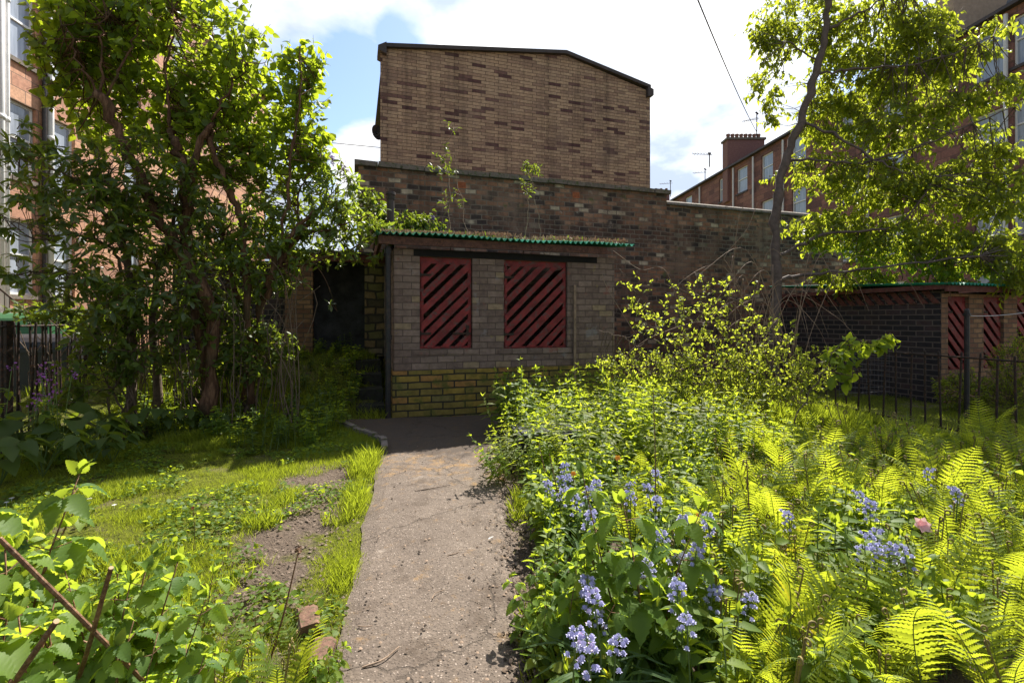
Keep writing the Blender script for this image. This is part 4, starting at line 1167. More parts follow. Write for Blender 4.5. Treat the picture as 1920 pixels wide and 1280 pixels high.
tree('lilac_tree', 'tall lilac tree with heart-shaped sunlit leaves and gnarled flaking trunks, left of the gable', [
    (330, 90, 7.0, 160, 110, .8), (190, 70, 6.6, 100, 80, .6), (455, 200, 7.2, 80, 80, .6), (562, 185, 7.2, 42, 105, .35, 1.3), (125, 120, 6.4, 55, 85, .35),
    (250, 210, 7, 140, 80, .7), (400, 270, 7.1, 110, 70, .6), (575, 280, 7.3, 45, 45, .4), (330, -30, 7, 70, 50, .6), (150, -20, 6.5, 90, 50, .5), (500, 300, 7.2, 70, 50, .5)],
    1500, TH, .122, M['lilac_leaf'], M['bark_red'], [
        ([(385, G0(7), 6.45), (400, 600, 6.45), (345, 480, 6.35), (285, 390, 6.35), (235, 270, 6.25), (185, 178, 6.15)], .095, .06),
        ([(395, G0(7.1)-40, 6.55), (352, 470, 6.55), (348, 350, 6.55), (335, 285, 6.55), (318, 240, 6.55)], .085, .05),
        ([(348, 350, 6.55), (372, 280, 6.55), (395, 230, 6.60)], .05, .038),
        ([(470, G0(7.3)-30, 6.75), (460, 450, 6.75), (425, 350, 6.70), (395, 270, 6.65), (392, 228, 6.65)], .05, .035),
        ([(500, 560, 6.85), (520, 470, 6.85), (590, 400, 6.95)], .05, .025),
        ([(190, 180, 6.15), (192, 100, 6.15), (196, 20, 6.15)], .018, .008), ([(195, 190, 6.15), (240, 100, 6.15), (262, 30, 6.25)], .016, .007),
        ([(187, 180, 6.15), (150, 120, 6.05), (120, 50, 5.95)], .016, .006), ([(320, 240, 6.55), (310, 140, 6.45), (330, 20, 6.45)], .022, .008),
        ([(395, 230, 6.65), (440, 150, 6.65), (470, 120, 6.65)], .018, .006), ([(520, 470, 6.85), (548, 300, 6.75), (560, 180, 6.65), (562, 90, 6.65)], .025, .006)],
    per=7, twig=.38, droop=.45, up=.8, link=.25, extra=blossoms([(622, 297, 7.3, 18), (645, 318, 7.4, 18), (598, 290, 7.3, 14), (377, 2, 6.9, 12), (652, 340, 7.5, 14)]))

tree('rhododendron', 'dark rhododendron spreading glossy leaves in front of the sandstone tenement at far left', [
    (90, 320, 5.7, 90, 50, .4), (50, 400, 5.4, 60, 40, .35), (165, 400, 5.8, 90, 60, .45), (255, 330, 6.2, 100, 80, .5), (320, 420, 6.5, 100, 80, .6), (80, 505, 5.3, 95, 38, .35),
    (190, 570, 5.7, 80, 42, .4), (290, 560, 6.2, 110, 60, .6), (30, 270, 5.5, 50, 40, .3, .6), (240, 480, 6.2, 60, 60, .4, .7)],
    740, TR, .122, M['rhodo_leaf'], M['bark'], [
        ([(250, G0(6.3), 6.3), (245, 600, 6.3), (240, 500, 6.3), (225, 420, 6.3), (205, 340, 6.2)], .06, .035),
        ([(300, G0(6.6), 6.6), (290, 560, 6.6), (330, 400, 6.6)], .055, .02),
        ([(235, 520, 6.3), (200, 460, 6.0), (120, 440, 5.7), (60, 455, 5.5)], .022, .008), ([(222, 420, 6.3), (160, 380, 6), (60, 350, 5.6)], .02, .007),
        ([(212, 360, 6.2), (130, 330, 5.8), (20, 290, 5.5)], .018, .006), ([(240, 560, 6.3), (160, 520, 5.8), (60, 510, 5.4)], .02, .007)],
    per=9, twig=.16, droop=.35, up=.5, star=True, link=.5, cat='shrub', wob=.015)
tree('rhododendron', 'dark rhododendron with pale star-like leaf whorls hanging before the black doorway', [
    (430, 400, 7, 100, 90, .6), (560, 400, 7.3, 100, 60, .5), (625, 360, 7.4, 45, 55, .35), (600, 460, 7.3, 80, 40, .4), (500, 490, 6.9, 80, 60, .5), (400, 520, 6.8, 90, 70, .6), (665, 420, 7.7, 60, 35, .35),
    (690, 470, 7.6, 40, 22, .3, .5), (605, 560, 7.3, 30, 30, .2, .2)],
    740, TR, .122, M['rhodo_leaf'], M['bark_red'], [
        ([(455, G0(7)-10, 7), (480, 620, 7), (505, 520, 7), (560, 440, 7.1), (610, 380, 7.3)], .07, .03),
        ([(480, 620, 7), (440, 540, 6.9), (420, 440, 6.9)], .05, .02), ([(520, 500, 7), (600, 490, 7.2), (685, 455, 7.4)], .028, .01),
        ([(560, 440, 7.1), (620, 430, 7.3), (700, 400, 7.5)], .02, .007), ([(560, 440, 7.1), (560, 360, 7.2), (590, 310, 7.3)], .02, .008)],
    per=9, twig=.16, droop=.2, up=.5, star=True, link=.45, cat='shrub', wob=.015)

tree('cherry_tree', 'slender cherry tree with leaning trunk and drooping sunlit leaves before the right tenement', [
    (1500, 40, 10.32, 90, 55, .7, .6), (1640, 60, 10.08, 120, 60, .8), (1440, 150, 10.32, 35, 60, .3, .5), (1600, 150, 10.32, 90, 60, .7, .75), (1720, 150, 9.96, 80, 40, .6, .8), (1880, 50, 9.12, 45, 14, .25, .6), (1830, 95, 9.36, 40, 14, .3, .7),
    (1560, 225, 10.44, 80, 45, .5, .8), (1690, 240, 9.84, 90, 45, .7), (1810, 195, 9.36, 60, 22, .4), (1890, 165, 8.88, 50, 25, .3, .8), (1790, 110, 9.3, 60, 35, .4, .8), (1740, 60, 9.6, 60, 35, .5), (1850, 290, 9.0, 50, 22, .4), (1840, 250, 9.36, 40, 18, .3, .5),
    (1540, 320, 10.32, 60, 40, .5, .8), (1640, 340, 9.84, 90, 45, .7), (1760, 350, 9.48, 100, 45, .7), (1880, 370, 8.88, 70, 50, .5), (1560, 430, 10.20, 75, 40, .5), (1680, 450, 9.84, 100, 50, .7), (1800, 470, 9.36, 100, 50, .6), (1900, 490, 8.76, 55, 55, .4),
    (1600, 520, 9.96, 80, 22, .4, .8), (1760, 530, 9.60, 60, 20, .4, .6), (1440, 215, 10.20, 25, 20, .2, .3), (1450, 340, 10.68, 15, 30, .2, .15), (1450, 60, 10.32, 45, 40, .3, .6)],
    4200, TC, .116, M['cherry_leaf'], M['bark_grey'], [
        ([(1452, G0(10.05), 10.05), (1455, 560, 10.05), (1456, 420, 10.05), (1466, 320, 10.05), (1500, 230, 9.93), (1535, 120, 9.81), (1550, 40, 9.69), (1556, -60, 9.57)], .105, .055),
        ([(1500, 230, 9.93), (1560, 250, 9.69), (1640, 300, 9.33), (1720, 330, 8.97)], .035, .01), ([(1470, 300, 10.05), (1540, 300, 9.81), (1620, 305, 9.45), (1700, 290, 9.09)], .03, .01),
        ([(1530, 140, 9.81), (1600, 130, 9.57), (1720, 120, 9.21), (1860, 70, 8.61)], .028, .008), ([(1458, 480, 10.05), (1540, 440, 9.81), (1680, 420, 9.33), (1760, 330, 8.97)], .035, .012),
        ([(1457, 525, 10.05), (1520, 515, 9.81), (1660, 500, 9.21), (1840, 480, 8.61)], .04, .012), ([(1545, 60, 9.75), (1620, 20, 9.45), (1700, -20, 9.21)], .03, .01),
        ([(1535, 120, 9.81), (1480, 80, 9.69), (1430, 120, 9.57)], .02, .006), ([(1620, 305, 9.45), (1760, 260, 8.85), (1900, 200, 8.13)], .022, .008)],
    per=8, twig=.30, droop=1.0, up=.1, link=.11, shell=.4, nup=.5)

tree('climbing_shrub', 'green leafy shrub sprouting at the foot of the tall wall behind the vent pipe', [
    (700, 400, 9.3, 38, 35, .25), (745, 420, 9.2, 60, 22, .25), (800, 425, 9.2, 40, 22, .2), (690, 370, 9.4, 22, 18, .2)],
    240, TL, .10, M['dark_leaf'], M['bark'], [([(700, 470, 9.4), (705, 420, 9.4), (695, 370, 9.4)], .02, .008), ([(720, 470, 9.3), (760, 430, 9.3), (800, 415, 9.3)], .02, .008)],
    per=7, twig=.2, droop=.4, up=.5, cat='shrub', extra=blossoms([(812, 410, 9.1, 9), (672, 362, 9.4, 7)]))
for i, (a_, lab, bl) in enumerate((
        ([(845, 480, 9.5), (840, 330, 9.6), (830, 290, 9.6), (850, 240, 9.6)], 'thin weedy buddleia rising from the tall wall, left of centre', [(850, 240, 9.6, 18, 16, .1), (830, 285, 9.6, 18, 20, .1), (830, 320, 9.6, 30, 18, .12), (850, 370, 9.5, 25, 30, .1)]),
        ([(980, 490, 9.9), (990, 400, 10), (996, 330, 10)], 'thin weedy buddleia rising from the tall wall, near its middle', [(995, 315, 10, 18, 14, .1), (988, 350, 10, 12, 18, .1)]))):
    tree('buddleia', lab, bl, 34, TN, .09, M['dark_leaf'], M['twig'], [(a_, .010, .005), ([tuple(np.array(a_[0])+np.array([40, 0, 0])), tuple(np.array(a_[1])+np.array([20, 20, 0])), a_[-1]], .007, .004)],
         per=7, twig=.14, droop=.2, up=.6, cat='shrub', sides=5)

# centre twiggy shrub(s)
tree('flowering_shrub', 'wide twiggy shrub with small yellow-green leaves and arching stems before the dark wall', [
    (1215, 690, 6.6, 110, 35, .5), (1330, 700, 6.6, 120, 50, .6), (1450, 700, 6.7, 100, 50, .6), (1250, 610, 6.7, 90, 45, .3, .3), (1400, 630, 6.8, 110, 40, .35, .4), (1300, 560, 6.9, 80, 50, .25, .2), (1380, 560, 6.9, 60, 40, .3, .12),
    (1195, 545, 6.7, 30, 40, .2, .15), (1520, 690, 6.6, 50, 40, .4, .7), (1330, 750, 6.3, 120, 30, .5, .7), (1460, 745, 6.4, 90, 25, .4, .6)],
    1050, TL, .055, M['shrub_leaf'], M['bark'], [
        ([(1330, G0(6.6), 6.6), (1290, 690, 6.6), (1240, 610, 6.7), (1160, 505, 6.8)], .014, .004), ([(1340, G0(6.6), 6.6), (1345, 680, 6.7), (1320, 600, 6.8), (1305, 510, 6.9)], .013, .004),
        ([(1350, G0(6.6), 6.6), (1400, 680, 6.8), (1330, 570, 6.9), (1245, 530, 6.8)], .012, .003), ([(1380, G0(6.7), 6.7), (1430, 690, 6.7), (1480, 640, 6.8), (1490, 590, 6.8)], .012, .003),
        ([(1320, G0(6.5), 6.5), (1260, 720, 6.4), (1180, 640, 6.5), (1120, 620, 6.6)], .012, .003), ([(1400, G0(6.7), 6.7), (1480, 720, 6.6), (1560, 660, 6.5)], .012, .003),
        ([(1350, G0(6.8), 6.8), (1355, 640, 6.9), (1365, 560, 6.9), (1330, 520, 7)], .012, .003)],
    per=8, twig=.17, droop=.1, up=.6, link=.35, cat='shrub', sides=5, wob=.012)
# bare arching stems
g = MB()
for k in range(26):
    x0 = 1380+rng.random()*120; d0 = 7.0+rng.random()*.8; a1 = rng.normal()*60; top = 470+rng.random()*140
    pts_ = [pt(x0, G0(d0), d0), pt(x0+a1*.2, (G0(d0)+top)/2, d0), pt(x0+a1, top, d0-.1), pt(x0+a1*2.0, top+15+rng.random()*30, d0-.25), pt(x0+a1*2.5, top+70+rng.random()*40, d0-.35)]
    g.tube(curve(pts_, 6), np.linspace(.007, .002, 25), 4)
for pp in ([(1440, 640), (1370, 505), (1360, 480), (1400, 430), (1420, 380)], [(1470, 640), (1380, 540), (1378, 470), (1385, 410), (1395, 385)], [(1450, 620), (1490, 540), (1530, 520)], [(1290, 640), (1250, 510), (1200, 505), (1150, 470)], [(1200, 640), (1150, 560), (1130, 520), (1135, 510)]):
    g.tube(curve([pt(a_, b_, 7.6) for a_, b_ in pp], 6), .005, 4)
tag(g.build('bramble_stems', M['twig']), 'tangle of bare arching pale stems at the foot of the cherry trunk', 'bramble')

# hazel-like sprig over right fence
tree('young_sapling', 'young sapling with broad ribbed leaves leaning over the right fence', [(1620, 640, 5.0, 45, 12, .2), (1575, 665, 5, 25, 14, .15), (1665, 632, 5.0, 15, 6, .1), (1600, 700, 5.0, 30, 14, .15)], 34, TS, .10, M['weed_leaf'], M['bark'],
     [([(1480, G0(5.0)-50, 5.0), (1530, 720, 5), (1580, 655, 5), (1670, 632, 5)], .009, .003)], per=5, twig=.12, droop=.6, up=.1, cat='sapling', sides=5)
# conifer-ish green and acer bush beyond fence
tree('bush', 'rounded russet-green bush at the foot of the neighbouring shed', [(1810, 735, 7.9, 48, 38, .35)], 230, TN, .07, M['shrub_leaf'], M['bark'], [([(1810, G0(7.9), 7.9), (1812, 740, 7.9), (1805, 700, 7.9)], .015, .006)], per=8, twig=.15, droop=.5, up=.2, cat='bush')
tree('bush', 'upright green conifer-like bush at the right edge beyond the fence', [(1900, 690, 7.6, 30, 60, .3), (1890, 740, 7.6, 45, 30, .3)], 300, TN, .06, M['shrub_leaf'], M['bark'], [([(1900, G0(7.6), 7.6), (1900, 720, 7.6), (1905, 640, 7.6)], .02, .006)], per=9, twig=.16, droop=.0, up=1.2, cat='bush')

# dark undergrowth shrubs at left
for i, (bl, n, lab) in enumerate((
        ([(240, 640, 6.0, 90, 60, .4), (180, 700, 5.8, 70, 45, .4)], 150, 'shaded evergreen undergrowth bush beside the left fence'),
        ([(370, 660, 6.6, 80, 70, .5), (400, 590, 6.7, 80, 40, .4)], 130, 'shaded evergreen undergrowth bush under the lilac trunks'),
        ([(470, 660, 6.8, 60, 60, .4), (520, 640, 7.0, 30, 30, .3)], 170, 'leafy undergrowth bush between the lilac trunks and the brick pier'),
        ([(90, 585, 6.9, 60, 18, .3), (190, 610, 6.6, 60, 40, .4)], 120, 'low dark bush overhanging the bins'))):
    px = bl[0][0]; d = bl[0][2]
    sp = [([(px+rng.normal()*30, G0(d), d+.1*rng.normal()), (px+rng.normal()*25, 720, d), (px+rng.normal()*50, 600, d)], .014, .005) for _ in range(8)]
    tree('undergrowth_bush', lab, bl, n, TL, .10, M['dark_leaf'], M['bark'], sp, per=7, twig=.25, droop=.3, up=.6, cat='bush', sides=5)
# vertical hanging stems under the left bushes
g = MB()
for k in range(70):
    px = 200+rng.random()*360; d = 6.2+rng.random()*1.1; t = 520+rng.random()*100
    g.tube(curve([pt(px, G0(d)-5, d), pt(px+rng.normal()*12, 720, d), pt(px+rng.normal()*25, t, d), pt(px+rng.normal()*45, t-60, d-.1)], 4), np.linspace(.009, .003, 13), 4)
tag(g.build('stem_thicket', M['bark']), 'thicket of thin bare stems in the shade under the left-hand bushes', 'stems', kind='stuff')

# ================================================================== HERBACEOUS PLANTS
def leafy_proto(nst, h, T, size, leafm, stemm, seed, spread=.12, pairs=6, droop=.3, trif=False, lean=.25):
    l = MB(); s = MB()
    for i in range(nst):
        a_ = rng.random()*6.28; r0 = spread*rng.random(); hh = h*(.6+.5*rng.random())
        b = np.array([r0*math.cos(a_), r0*math.sin(a_), -.02]); tp = b+np.array([lean*hh*math.cos(a_)*rng.random(), lean*hh*math.sin(a_)*rng.random(), hh])
        c = curve([b, (b+tp)/2+rng.normal(size=3)*.03*h, tp], 5); s.tube(c, np.linspace(.005, .002, len(c)), 4)
        for k in range(pairs):
            t = .3+.7*(k+.5)/pairs; q = c[int(t*(len(c)-1))]; th = k*1.57+a_; sz = size*(.65+.5*rng.random())*(1.15-.35*t)
            dd = []
            for m in (0, math.pi): dd.append([math.cos(th+m), math.sin(th+m), .35])
            dd = np.array(dd)
            if trif:
                PP = []; DD = []
                for v_ in dd:
                    v_ = norm(v_); end = q+v_*sz*.5; s.tube([q, end], .0018, 3, False)
                    sd_ = np.cross(v_, [0, 0, 1.]); PP += [end]*3; DD += [v_*1-np.array([0, 0, droop]), norm(v_*.5+sd_)-np.array([0, 0, droop*.6]), norm(v_*.5-sd_)-np.array([0, 0, droop*.6])]
                l.leaves(T, PP, norm(np.array(DD)), np.tile((0, 0, 1.), (6, 1))+rng.normal(size=(6, 3))*.2, sz)
            else:
                l.leaves(T, np.tile(q, (2, 1)), norm(dd-np.array([0, 0, droop*.5])), np.tile((0, 0, 1.), (2, 1))+rng.normal(size=(2, 3))*.3, sz)
        n = 4; l.leaves(T, np.tile(c[-1], (n, 1)), norm(rdir(n)*.7+np.array([0, 0, .7])), rdir(n), size*.45)
    return l, s


def proto(name, parts, label, cat, group):
    e = empty(name, (0, 0, 0), 0, label, cat, group)
    kids = [mb.build(pn, mt, e, smooth=sm_) for (pn, mb, mt, sm_) in parts]
    return e, kids


class Planter:
    def __init__(s, protos, base=None): s.p = protos; s.used = [False]*len(protos); s.zone = base is not None; s.base = base

    def put(s, x, y, sc=1.0, rz=None, tilt=.08, label=None, group=None, which=None, zoff=0):
        i = int(rng.integers(len(s.p))) if which is None else which
        e, kids = s.p[i]
        if s.used[i]: o = copy_fast(e, kids)
        else: o = e; s.used[i] = True
        o.location = (x, y, float(height(x, y))+zoff); o.scale = (sc, sc, sc*(.9+.2*rng.random()))
        if s.zone: o['label'] = s.base+' '+zone(x, y)
        o.rotation_euler = (tilt*rng.normal(), tilt*rng.normal(), rng.random()*6.28 if rz is None else rz)
        if label: o['label'] = label
        if group: o['group'] = group
        return o

    def done(s):
        for u, (e, kids) in zip(s.used, s.p):
            if not u:
                for k in kids: bpy.data.objects.remove(k)
                bpy.data.objects.remove(e)


def scatter(n, xr, yr, keep, mind):
    out = []
    tries = 0
    while len(out) < n and tries < n*60:
        tries += 1
        x = xr[0]+(xr[1]-xr[0])*rng.random(); y = yr[0]+(yr[1]-yr[0])*rng.random()
        if not keep(x, y): continue
        if any((x-a_)**2+(y-b_)**2 < mind*mind for a_, b_ in out): continue
        out.append((x, y))
    return out


def zone(x, y):
    px = 960+x/y*FPX
    lat = ('beside the path' if px < 1060 else 'left third' if px < 1200 else 'left of centre' if px < 1340 else 'centre' if px < 1480 else 'right of centre' if px < 1620 else 'right third' if px < 1770 else 'right edge')
    dep = ('front' if y < 2.15 else 'second' if y < 2.7 else 'third' if y < 3.3 else 'fourth' if y < 3.9 else 'fifth' if y < 4.5 else 'sixth' if y < 5.1 else 'seventh' if y < 5.8 else 'rearmost')
    return 'in the bed, %s row, %s' % (dep, lat)


infr = lambda x, y, m=60: abs(x/y*FPX) < 960+m
# --- tall pale weeds, centre right
W = Planter([proto('leafy_weed', [('foliage', *x_) for x_ in ()] or [], None, None, None) for _ in range(0)])
pw = []
for i in range(5):
    l, s = leafy_proto(8, .95, TLA if i != 2 else TL, .15 if i != 3 else .10, None, None, i, .22, 8 if i != 3 else 11, .3, False, .45)
    pw.append(proto('tall_weed', [('foliage', l, M['shrub_leaf'] if i % 2 else M['weed_leaf'], False), ('stem', s, M['stem'], True)],
                    'tall pale green leafy weed in the sunlit mass in front of the bin shed', 'weed', 'tall weeds in front of the bin shed'))
W = Planter(pw, 'tall pale leafy weed')
for x, y in scatter(104, (-.1, 4.4), (4.2, 6.9), lambda x, y: x > -.1+.02*(y-4.7) and x < 1.0+1.2*(7.4-y) and x/y < .62, .17):
    W.put(x, y, .50+.42*rng.random()-(.14 if y < 4.6 else 0)-.10*max(0, (x-1.5)), tilt=.14)
W.done()
# --- nettles / mid green weeds in the bed
pn = []
for i in range(5):
    l, s = leafy_proto(7, .42, TS if i % 2 else TL, .095, None, None, i, .14, 5, .5)
    pn.append(proto('leafy_weed', [('foliage', l, M['weed_leaf'], False), ('stem', s, M['stem'], True)],
                    'mid green toothed-leaf weed filling the bed right of the path', 'weed', 'leafy weeds in the right-hand bed'))
N_ = Planter(pn, 'green toothed-leaf weed')
bed = lambda x, y: x > .16 and infr(x, y) and (x < 5.4) and (x/y < .42 or (.62 < x/y < .84 and 2.4 < y < 3.4) or rng.random() < .12)
for x, y in scatter(105, (.12, 5.0), (1.75, 4.9), bed, .19): N_.put(x, y, .65+.45*rng.random())
N_.done()
# --- trifoliate raspberry
pr = []
for i in range(4):
    l, s = leafy_proto(4, .70, TS, .115, None, None, i, .08, 5, .6, True, .5)
    pr.append(proto('raspberry_cane', [('foliage', l, M['raspberry_leaf'], False), ('stem', s, M['stem_brown'], True)], 'raspberry cane with toothed three-part leaves', 'raspberry', None))
RP = Planter(pr)
for i, (px, d, sc) in enumerate(((30, 1.75, 1.35), (110, 1.55, 1.05), (190, 1.75, 1.0), (260, 1.6, .85), (60, 1.35, 1.0), (330, 1.9, .75), (150, 1.3, .8), (240, 1.35, .7), (-30, 1.5, 1.2), (20, 2.2, 1.1), (230, 2.1, .85), (340, 1.55, .6))):
    lab = ('tallest raspberry cane at the left edge', 'bright raspberry cane in the middle of the left-hand clump', 'raspberry cane beside the upright cut stem', 'raspberry cane in the lower half of the left-hand clump', 'raspberry cane in front of the slanting pruned stem',
           'raspberry cane at the right side of the left-hand clump', 'low raspberry cane above the thick pruned stem', 'low raspberry cane at the bottom of the left-hand clump', 'raspberry cane cut off by the left edge of the picture', 'raspberry cane at the back left of the left-hand clump',
           'raspberry cane at the back of the left-hand clump, towards the lawn', 'smallest raspberry cane, beside the little ferns')[i]
    RP.put((px-960)/FPX*d, d, sc, group='raspberry canes at the bottom left', label=lab)
RP.put((1225-960)/FPX*2.0, 2.0, 1.15, which=1, label='raspberry cane with big drooping leaves among the bluebells, centre of the bed', tilt=0, rz=.4)
RP.put((950-960)/FPX*2.15+.12, 2.15, .55, which=2, label='small raspberry shoot leaning over the right edge of the path')
RP.put((620-960)/FPX*1.95, 1.9, .38, which=3, label='small raspberry shoot beside the broken edging brick')
RP.put((1010-960)/FPX*2.4+.1, 2.5, .6, which=0, label='low raspberry shoot at the left end of the bluebells')
RP.put(.21, 2.0, .75, which=1, label='bushy raspberry cane at the bottom right corner of the path')
RP.done()
# thick pruned canes bottom left
for (pa, pb, d, r, lab) in (((20, 1275), (105, 1165), 1.25, .0075, 'thick red-brown pruned stem at the bottom left corner'), ((172, 1170), (208, 1065), 1.5, .007, 'upright cut brown stem with a pale top among the raspberry leaves'), ((75, 1085), (0, 1010), 1.45, .0075, 'pruned brown stem slanting out of the left edge')):
    g = MB(); A_ = pt(*pa, d); B_ = pt(*pb, d*.97); dd_ = (B_-A_)/max(.02, (B_-A_)[2]) if (B_-A_)[2] > .02 else np.array([.3, 0, 1.]); A0 = A_-dd_*A_[2]; A0 = A_*1 if abs(A0[0]-A_[0]) > .9 else A0; A0 = A0*np.array([1, 1, 0]) if A0[2] < .3 else A0
    e = empty('cut_stem', tuple(A0), 0, lab, 'stem')
    g.tube(curve([A0-A0, (A0+B_)/2-A0+np.array([.014, 0, -.008]), B_-A0], 5), r*np.linspace(1.05, .95, 11), 8); g.build('stem', M['stem_brown'], e)
    g = MB(); L_ = B_-A0
    for k in range(7):
        q_ = L_*(.25+.1*k)+rdir(1)[0]*r*.5; g.tube([q_, q_+rdir(1)[0]*r*1.6], [r*.5, r*.3], 5)
    g.build('bud', M['stem_brown'], e)
    dd = norm(B_-A_); g = MB(); g.tube([B_-A0+dd*.0005, B_-A0+dd*.003], r*.92, 8); g.build('cut_end', M['cut_wood'], e)

# --- ferns
def frond(mb_leaf, mb_stem, base, az, L, lift, curl=0.6, wid=.16, npin=24, twist=0.0, tipcurl=0):
    t = np.linspace(0, 1, npin+6); th = lift-curl*t*t
    if tipcurl: th = th-tipcurl*np.clip((t-.8)/.2, 0, 1)**1.5*5
    ds = L/(len(t)-1)
    xx = np.concatenate([[0], np.cumsum(np.cos(th[:-1])*ds)]); zz_ = np.concatenate([[0], np.cumsum(np.sin(th[:-1])*ds)])
    ca, sa = math.cos(az), math.sin(az)
    P = np.stack([base[0]+xx*ca, base[1]+xx*sa, base[2]+zz_], 1)
    mb_stem.tube(P, np.linspace(.0038, .0012, len(P)), 4, False)
    tan = norm(np.gradient(P, axis=0)); side = np.array([-sa, ca, 0.]); nrm = norm(np.cross(tan, side))
    nrm = nrm*np.sign(nrm[:, 2:3]+1e-6) if not tipcurl else -nrm
    PP = []; DD = []; NN = []; SS = []
    for i in range(5, len(t)):
        f_ = (t[i]-t[5])/(1-t[5]); wl_ = wid*L*1.5*(math.sin(math.pi*min(1, (.12+f_*.88))**.75)**.8+.03)*(1 if f_ < .97 else .6)
        for sg in (-1, 1):
            PP.append(P[i]); DD.append(side*sg+tan[i]*.45+nrm[i]*.12); NN.append(nrm[i]+rng.normal(size=3)*.22); SS.append(wl_*(.92+.16*rng.random()))
    mb_leaf.leaves(TF, PP, norm(np.array(DD)), np.array(NN), SS)


st = [(0, .35)]
for i in range(1, 14): st.append((i/14+.01*(i % 2), (1.0 if i % 2 else .42)*(1-(i/14)**1.6)+.05))
st.append((1.0, 0))
TF = T_leaf(.115, .2, .32, st)


def fiddle(mb, base, az, h, r=.011):
    ca, sa = math.cos(az), math.sin(az); pts_ = [(0, 0), (.01, h*.5), (.02, h)]
    c = [(.02+r*1.6*(1-math.cos(a_))*(1-a_/12), h+r*1.6*math.sin(a_)*(1-a_/12)) for a_ in np.linspace(.3, 7.5, 18)]
    P = np.array([(base[0]+x*ca, base[1]+x*sa, base[2]+z) for x, z in pts_+c])
    mb.tube(P, np.concatenate([np.linspace(.0042, .0036, 3), np.linspace(.0055, .003, 18)]), 5)


pf = []
for i in range(6):
    l = MB(); s = MB(); fd = MB(); nf = 6+i % 3
    for k in range(nf):
        az = k*6.28/nf+rng.normal()*.3; L = .52*(.75+.45*rng.random())
        frond(l, s, (.03*math.cos(az), .03*math.sin(az), -.02), az, L*(.7+.5*rng.random()), R(66+22*rng.random()), .3+.95*rng.random(), .10+.03*rng.random(), 17+int(rng.integers(6)))
    for k in range(3+i % 2):
        az = rng.random()*6.28; fiddle(fd, (.03*math.cos(az), .03*math.sin(az), 0), az, .30+.2*rng.random())
    pf.append(proto('fern', [('foliage', l, M['fern_leaf'], False), ('stalk', s, M['stem'], True), ('fiddlehead', fd, M['fiddle'], True)],
                    'yellow-green lady fern in the dense fern patch right of the bluebells', 'fern', 'ferns right of the bluebells'))
F = Planter(pf, 'yellow-green fern')
for x, y in scatter(150, (.75, 5.4), (1.75, 4.6), lambda x, y: infr(x, y, 80) and (x/y) > .42 and not (.62 < x/y < .86 and 2.5 < y < 3.4), .15): F.put(x, y, (.58 if y < 2.5 else .70)+.36*rng.random(), tilt=.16)
for x, y in scatter(14, (2.0, 6.0), (4.2, 5.2), lambda x, y: infr(x, y, 60) and x/y > .45, .4): F.put(x, y, .95+.35*rng.random(), tilt=.1, group='ferns at the back by the fence', label='tall feathery fern by the right fence, '+zone(x, y))
for x, y in scatter(9, (.5, 1.4), (2.4, 4.2), lambda x, y: x/y > .24 and x/y < .42, .35): F.put(x, y, .7+.25*rng.random(), group='ferns between the bluebells', label='small fern growing between the bluebells')
for (px, d, sc) in ((470, 1.95, .62), (520, 1.75, .6), (400, 1.75, .62), (560, 2.0, .45), (450, 1.6, .55)):
    F.put((px-960)/FPX*d, d, sc, group='ferns at the bottom left', label='small pale fern in the grass between the raspberry canes and the path')
F.done()

# --- bluebells
def bell_proto(i, pale=False):
    fl = MB(); st_ = MB(); lv = MB(); h = .40+.06*rng.random()
    c = curve([(0, 0, 0), (.01, 0, h*.6), (.015+.02*(i % 2), 0, h), (.05, 0, h+.05)], 6); st_.tube(c, np.linspace(.0042, .0018, len(c)), 5)
    nb = 14+i
    for k in range(nb):
        t = .55+.45*k/nb; q = c[int(t*(len(c)-1))]; a_ = k*2.4; out_ = np.array([math.cos(a_), math.sin(a_), .1]); e_ = q+out_*(.024*(1.3-t)+.007)
        st_.tube([q, e_], .001, 3, False)
        ax = norm(out_*.35+np.array([0, 0, -1.])); sd1 = norm(np.cross(ax, [0, 1, .2])); sd2 = np.cross(ax, sd1); m = 6
        aa = np.arange(m)*2*math.pi/m; rad = np.cos(aa)[:, None]*sd1+np.sin(aa)[:, None]*sd2
        fl.leaves(TP, e_+rad*.003, norm(ax+rad*.28), rad+0*ax, .015)
        fl.leaves(TP, e_+ax*.014+rad*.005, norm(rad+ax*.1-np.array([0, 0, -.3])), np.tile(-ax, (m, 1)), .008)
    n = 9; a_ = rng.random(n)*6.28
    for j in range(n):
        L = .26+.12*rng.random(); D = np.array([math.cos(a_[j]), math.sin(a_[j]), 0]); pts_ = curve([(0, 0, 0), D*L*.25+np.array([0, 0, L*.6]), D*L*.75+np.array([0, 0, L*.62])], 5)
        sd_ = np.array([-D[1], D[0], 0]); vv = []; wv = [.004, .007, .008, .009, .009, .008, .008, .006, .005, .004, .001]
        for q, w_ in zip(pts_, wv): vv += [q-sd_*w_+np.array([0, 0, .003]), q, q+sd_*w_+np.array([0, 0, .003])]
        lv.add(vv, [(3*r_+c_, 3*r_+c_+1, 3*r_+c_+4, 3*r_+c_+3) for r_ in range(len(pts_)-1) for c_ in (0, 1)])
    return proto('bluebell', [('flower', fl, M['bluebell'], False), ('stem', st_, M['stem'], True), ('foliage', lv, M['blade'], False)],
                 'violet-blue bluebell spike standing in the bed right of the path', 'bluebell', 'bluebells in the right-hand bed')


